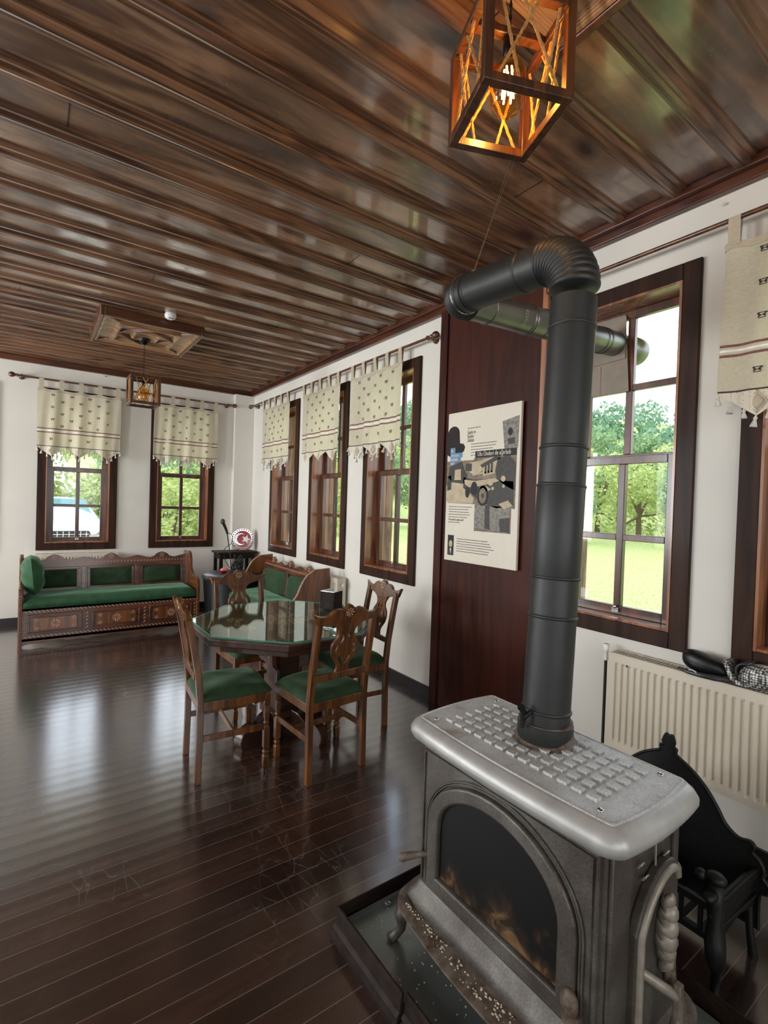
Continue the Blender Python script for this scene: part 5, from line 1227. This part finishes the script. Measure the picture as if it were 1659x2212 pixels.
# decorative plate on stand
dp = thing('decorative_plate', (2.44, 6.83, .8255), -.35, label='red and silver round plate with star and crescent on the corner side table', cat='plate')
TL = Matrix.Translation((0, 0, .165)) @ Matrix.Rotation(-.12, 4, 'X') @ face('-y')
MB().lathe([(.155, -.006), (.16, 0), (.155, .006), (.13, .003), (.02, .002)], 40, TL).build('rim', 'chrome', dp, smooth=True)
MB().lathe([(.118, .002), (.118, .007), (.01, .008)], 40, TL).build('red_disc', 'red_enamel', dp, smooth=True)
cre = [(.085*math.cos(a)-.03, .085*math.sin(a)) for a in [PI*.28+k*(PI*1.44)/20 for k in range(21)]]+[(.07*math.cos(a)-.006, .07*math.sin(a)) for a in [PI*1.66-k*(PI*1.32)/20 for k in range(21)]]
MB().mesh(cut([cre], .005, .001), TL @ Matrix.Translation((0, 0, .011))).build('crescent', 'chrome', dp)
star = [((.062 if k % 2 == 0 else .027)*math.cos(PI/2+k*PI/5-.3)+.045, (.062 if k % 2 == 0 else .027)*math.sin(PI/2+k*PI/5-.3)) for k in range(10)]
MB().mesh(cut([star], .006, .001), TL @ Matrix.Translation((0, 0, .0125))).build('star', 'white_trim', dp)
mb = MB()
for k in range(26):
    a = 2*PI*k/26; p = TL @ Vector((.137*math.cos(a), .137*math.sin(a), .006)); mb.ball(p, .009, (1, .5, 1), 6, 4)
mb.build('rim_beading', 'red_enamel', dp)
MB().tube([(-.05, -.05, .003), (-.03, .0, .02), (-.03, .06, .12)], .004, 6).tube([(.05, -.05, .003), (.03, .0, .02), (.03, .06, .12)], .004, 6).tube([(-.03, .06, .12), (.03, .06, .12), (.04, .08, .003), (-.04, .08, .003)], .004, 6).build('plate_stand', 'chrome', dp)
# microphone on stand
mc = thing('microphone', (2.05, 6.12, sf), label='black microphone on a thin leaning stand on top of the ottoman', cat='microphone')
MB().lathe([(.06, 0), (.06, .012), (.02, .02)], 20).build('stand_base', 'black_plastic', mc, smooth=True)
MB().tube([(0, 0, .015), (-.02, .01, .25), (-.055, .02, .47)], .007, 8).build('stand_pole', 'black_plastic', mc, smooth=True)
MB().tube([(-.05, .02, .46), (-.07, .02, .52), (-.10, .02, .585)], [.012, .017, .02], 12).build('handle', 'black_plastic', mc, smooth=True)
MB().ball((-.113, .02, .615), .03, (1, 1, 1.15), 14, 10).build('grille_head', 'dark_leather', mc, smooth=True)
MB().tube(smoothline([(-.05, .02, .47), (.0, 0, .45), (-.01, -.02, .35), (-.09, -.01, .28), (-.09, .0, .18), (-.05, -.02, .08), (.0, -.03, .02)], 6), .004, 6).build('cable', 'black_plastic', mc, smooth=True)
# heap of cable
rnd = random.Random(2); pts = []
for k in range(90):
    a = k*.7; r = .03+.035*rnd.random(); h = .01+.20*abs(math.sin(k*.23))*rnd.random()
    pts.append((r*math.cos(a)*1.1, r*math.sin(a), h))
o = MB().tube(smoothline(pts, 3), .005, 6).build('cable_bundle', 'black_plastic', smooth=True); o.location = (2.09, 6.0, sf+.006); tag(o, 'tangled bundle of black cable heaped on the ottoman below the microphone', 'cable')
o = thing('receiver', (2.0, 5.86, sf), -.2, label='small black electronic box at the front edge of the ottoman', cat='receiver')
MB().box(-.085, .085, -.05, .05, 0, .028).build('body', 'black_plastic', o, bevel=.006)
MB().box(-.06, .06, -.035, .03, .028, .036).box(-.05, -.03, -.025, .02, .036, .042).box(-.01, .01, -.025, .02, .036, .042).box(.03, .05, -.025, .02, .036, .042).build('button', 'dark_leather', o, bevel=.002)
o = thing('trinket_dish', (1.93, 6.0, sf), .3, label='small pink and red dish on the ottoman beside the cable bundle', cat='dish')
MB().lathe([(.03, 0), (.055, .012), (.062, .03), (.05, .034), (.01, .03)], 20, Matrix.Diagonal((1.15, .8, 1, 1))).build('dish', 'red_enamel', o, smooth=True)
MB().lathe([(.05, .031), (.045, .05), (.02, .06), (.002, .062)], 20, Matrix.Diagonal((1.15, .8, 1, 1))).build('lid', 'pink_plastic', o, smooth=True)

# ================================================================= ceiling medallions
def medallion(name, c, hx, hy, label, deep=.11, lightwood=True):
    root = thing(name, (c[0], c[1], HC), label=label, cat='ceiling medallion', group='square wooden ceiling medallions'); z = -deep
    fm = MB()
    for sgn in (-1, 1):
        fm.box(sgn*hx-(.03 if sgn > 0 else 0), sgn*hx+(0 if sgn > 0 else .03), -hy, hy, z, 0)
        fm.box(-hx+.03, hx-.03, sgn*hy-(.03 if sgn > 0 else 0), sgn*hy+(0 if sgn > 0 else .03), z, 0)
    fm.build('side_board', 'cornice_wood', root, bevel=.006)
    MB().box(-hx+.03, hx-.03, -hy+.03, hy-.03, z+.03, z+.04).build('soffit', 'medallion_wood', root)
    def frame(s0, nm, wdt=.05, zz=z+.03, rot=0, mat='medallion_wood'):
        mb = MB(); a = hx*s0; b = hy*s0
        for k in range(4):
            q = wdt*(1-.25*k); h = .006
            for sgn in (-1, 1):
                mb.box(sgn*a-q/2, sgn*a+q/2, -b-q/2, b+q/2, zz-h*(k+1), zz-h*k); mb.box(-a+q/2, a-q/2, sgn*b-q/2, sgn*b+q/2, zz-h*(k+1), zz-h*k)
        if rot:
            mm = Matrix.Rotation(rot, 3, 'Z'); mb.v = [tuple(mm @ Vector(v)) for v in mb.v]
        mb.build(nm, mat, root)
    frame(.90, 'outer_moulding'); frame(.58, 'inner_moulding', .06, z+.028); frame(.40, 'diamond_moulding', .03, z+.026, PI/4, 'batten_wood'); frame(.24, 'centre_moulding', .05, z+.03)
    for sx in (-1, 1):
        for sy in (-1, 1): MB().bar((sx*hx*.60, sy*hy*.60, z+.022), (sx*hx*.88, sy*hy*.88, z+.022), .02, .014).build('mitre_strip', 'batten_wood', root)
    return root
medallion('ceiling_medallion', (.86, 5.18), .42, .45, 'square stepped wooden ceiling medallion in front of the far wall above the small lantern')
medallion('ceiling_medallion', (1.05, .68), .40, .42, 'wooden ceiling medallion at the top edge of the photo above the lit lantern', deep=.06)
o = thing('smoke_detector', (.965, 4.665, HC-.001), label='small round white smoke detector on the ceiling beside the far medallion', cat='smoke detector')
MB().lathe([(.05, 0), (.05, -.015), (.046, -.018), (.044, -.034), (.03, -.046), (.012, -.048), (.002, -.048)], 28).build('housing', 'white_trim', o, smooth=True)
MB().tube([(-.02, -.03, -.044), (.02, -.03, -.044)], .003, 6).build('vent_slot', 'black_plastic', o)

# ================================================================= hanging lanterns
def make_lantern(name, loc, rz, ztop_chain, label, lit):
    root = thing(name, loc, rz, label=label, cat='hanging lantern', group='wood and rope cube lanterns')   # origin at bottom centre of cube
    s = .132; h = .272; w = .025
    for sx in (-1, 1):
        for sy in (-1, 1): MB().box(sx*s-(w if sx > 0 else 0), sx*s+(0 if sx > 0 else w), sy*s-(w if sy > 0 else 0), sy*s+(0 if sy > 0 else w), 0, h).build('corner_post', 'lantern_wood', root, bevel=.002)
    for z0, nm in ((0, 'bottom_frame'), (h-w, 'top_frame')):
        fr = MB(); q = s-w
        for sg in (-1, 1):
            fr.box(-q, q, sg*s-(w if sg > 0 else 0), sg*s+(0 if sg > 0 else w), z0, z0+w)
            fr.box(sg*s-(w if sg > 0 else 0), sg*s+(0 if sg > 0 else w), -q, q, z0, z0+w)
        fr.build(nm, 'lantern_wood', root, bevel=.002)
    MB().box(-s+w, s-w, -.014, .014, h-w+.002, h-.002).build('cross_bar', 'lantern_wood', root, bevel=.002)
    rnd = random.Random(4)
    for k in range(4):
        rot = Matrix.Rotation(k*PI/2, 4, 'Z'); i = s-.011
        a = s-.035; mb = MB()
        for p, q in (((-a, i, .012), (a*.3, i, h-.012)), ((a, i, .012), (-a*.3, i, h-.012)), ((-a*.5, i-.004, .012), (-a*.95, i-.004, h-.012)), ((a*.2, i-.004, .012), (a*.9, i-.004, h-.012))):
            p = Vector(p); q = Vector(q)
            for phs in (0, 2.1, 4.2): mb.tube([rot @ (p.lerp(q, t/16)+Vector((math.cos(t*1.1+phs), math.sin(t*1.1+phs), 0))*.0024) for t in range(17)], .0027, 5)
        mb.build('rope', 'rope_jute', root, smooth=True)
    zb = .018
    MB().lathe([(.016, h-.03), (.018, h-.034), (.018, h-.075), (.014, h-.08)], 16).build('bulb_socket', 'brass_black', root, smooth=True)
    b = MB().lathe([(.014, h-.078), (.018, h-.09), (.040, h-.105), (.052, h-.13), (.052, h-.20), (.046, h-.22), (.028, h-.236), (.002, h-.24)], 24).build('bulb', 'bulb_glass', root, smooth=True, ang=False)
    mb = MB()
    for k in range(5):
        a = 2*PI*k/5; a2 = a+.6; mb.tube([(.012*math.cos(a), .012*math.sin(a), h-.11), (.017*math.cos(a2), .017*math.sin(a2), h-.20)], .0026, 6)
    mb.build('filament', 'filament' if lit else 'rope_jute', b)
    zt = ztop_chain
    MB().tube([(0, 0, h-.01), (0, 0, zt-.03)], .0025, 6).build('cord', 'black_plastic', root)
    mb = MB(); z = h
    while z < zt-.04: mb.tube([(.004*math.cos(t*PI/4), 0, z+.011*math.sin(t*PI/4)) if int(z*50) % 2 else (0, .004*math.cos(t*PI/4), z+.011*math.sin(t*PI/4)) for t in range(9)], .0012, 5); z += .018
    if mb.v: mb.build('chain', 'brass_black', root)
    MB().lathe([(.008, zt-.06), (.03, zt-.05), (.05, zt-.02), (.055, zt)], 24).build('ceiling_cup', 'brass_black', root, smooth=True)
    return root
make_lantern('hanging_lantern', (.87, 5.30, 2.425), .0, HC-.08-2.425, 'small unlit dark cube lantern hanging from the far medallion', False)
LL = (1.11, 1.005, 2.665)
make_lantern('hanging_lantern', LL, math.radians(-22), HC-.03-LL[2], 'large lit cube lantern with rope cross ties at the top edge of the photo', True)
lamp('lantern_light', 'POINT', (LL[0], LL[1], LL[2]+.10), 7, (1, .66, .3), shadow_soft_size=.02)

# nails in the walls
for p, lab, ax in (((2.65, 1.02, 3.015), 'small nail with twine knotted on it above the stovepipe window', 'x'), ((.74, 7.17, 3.04), 'small hook in the far wall just under the cornice', 'y')):
    o = MB().tube([(0, 0, 0), (-.02, 0, 0) if ax == 'x' else (0, -.02, 0)], .003, 6).ball((-.012, 0, 0) if ax == 'x' else (0, -.012, 0), .009, (1, 1, .8), 6, 4).build('wall_nail', 'tassel_cotton' if ax == 'x' else 'rod_wood'); o.location = p; tag(o, lab, 'nail')
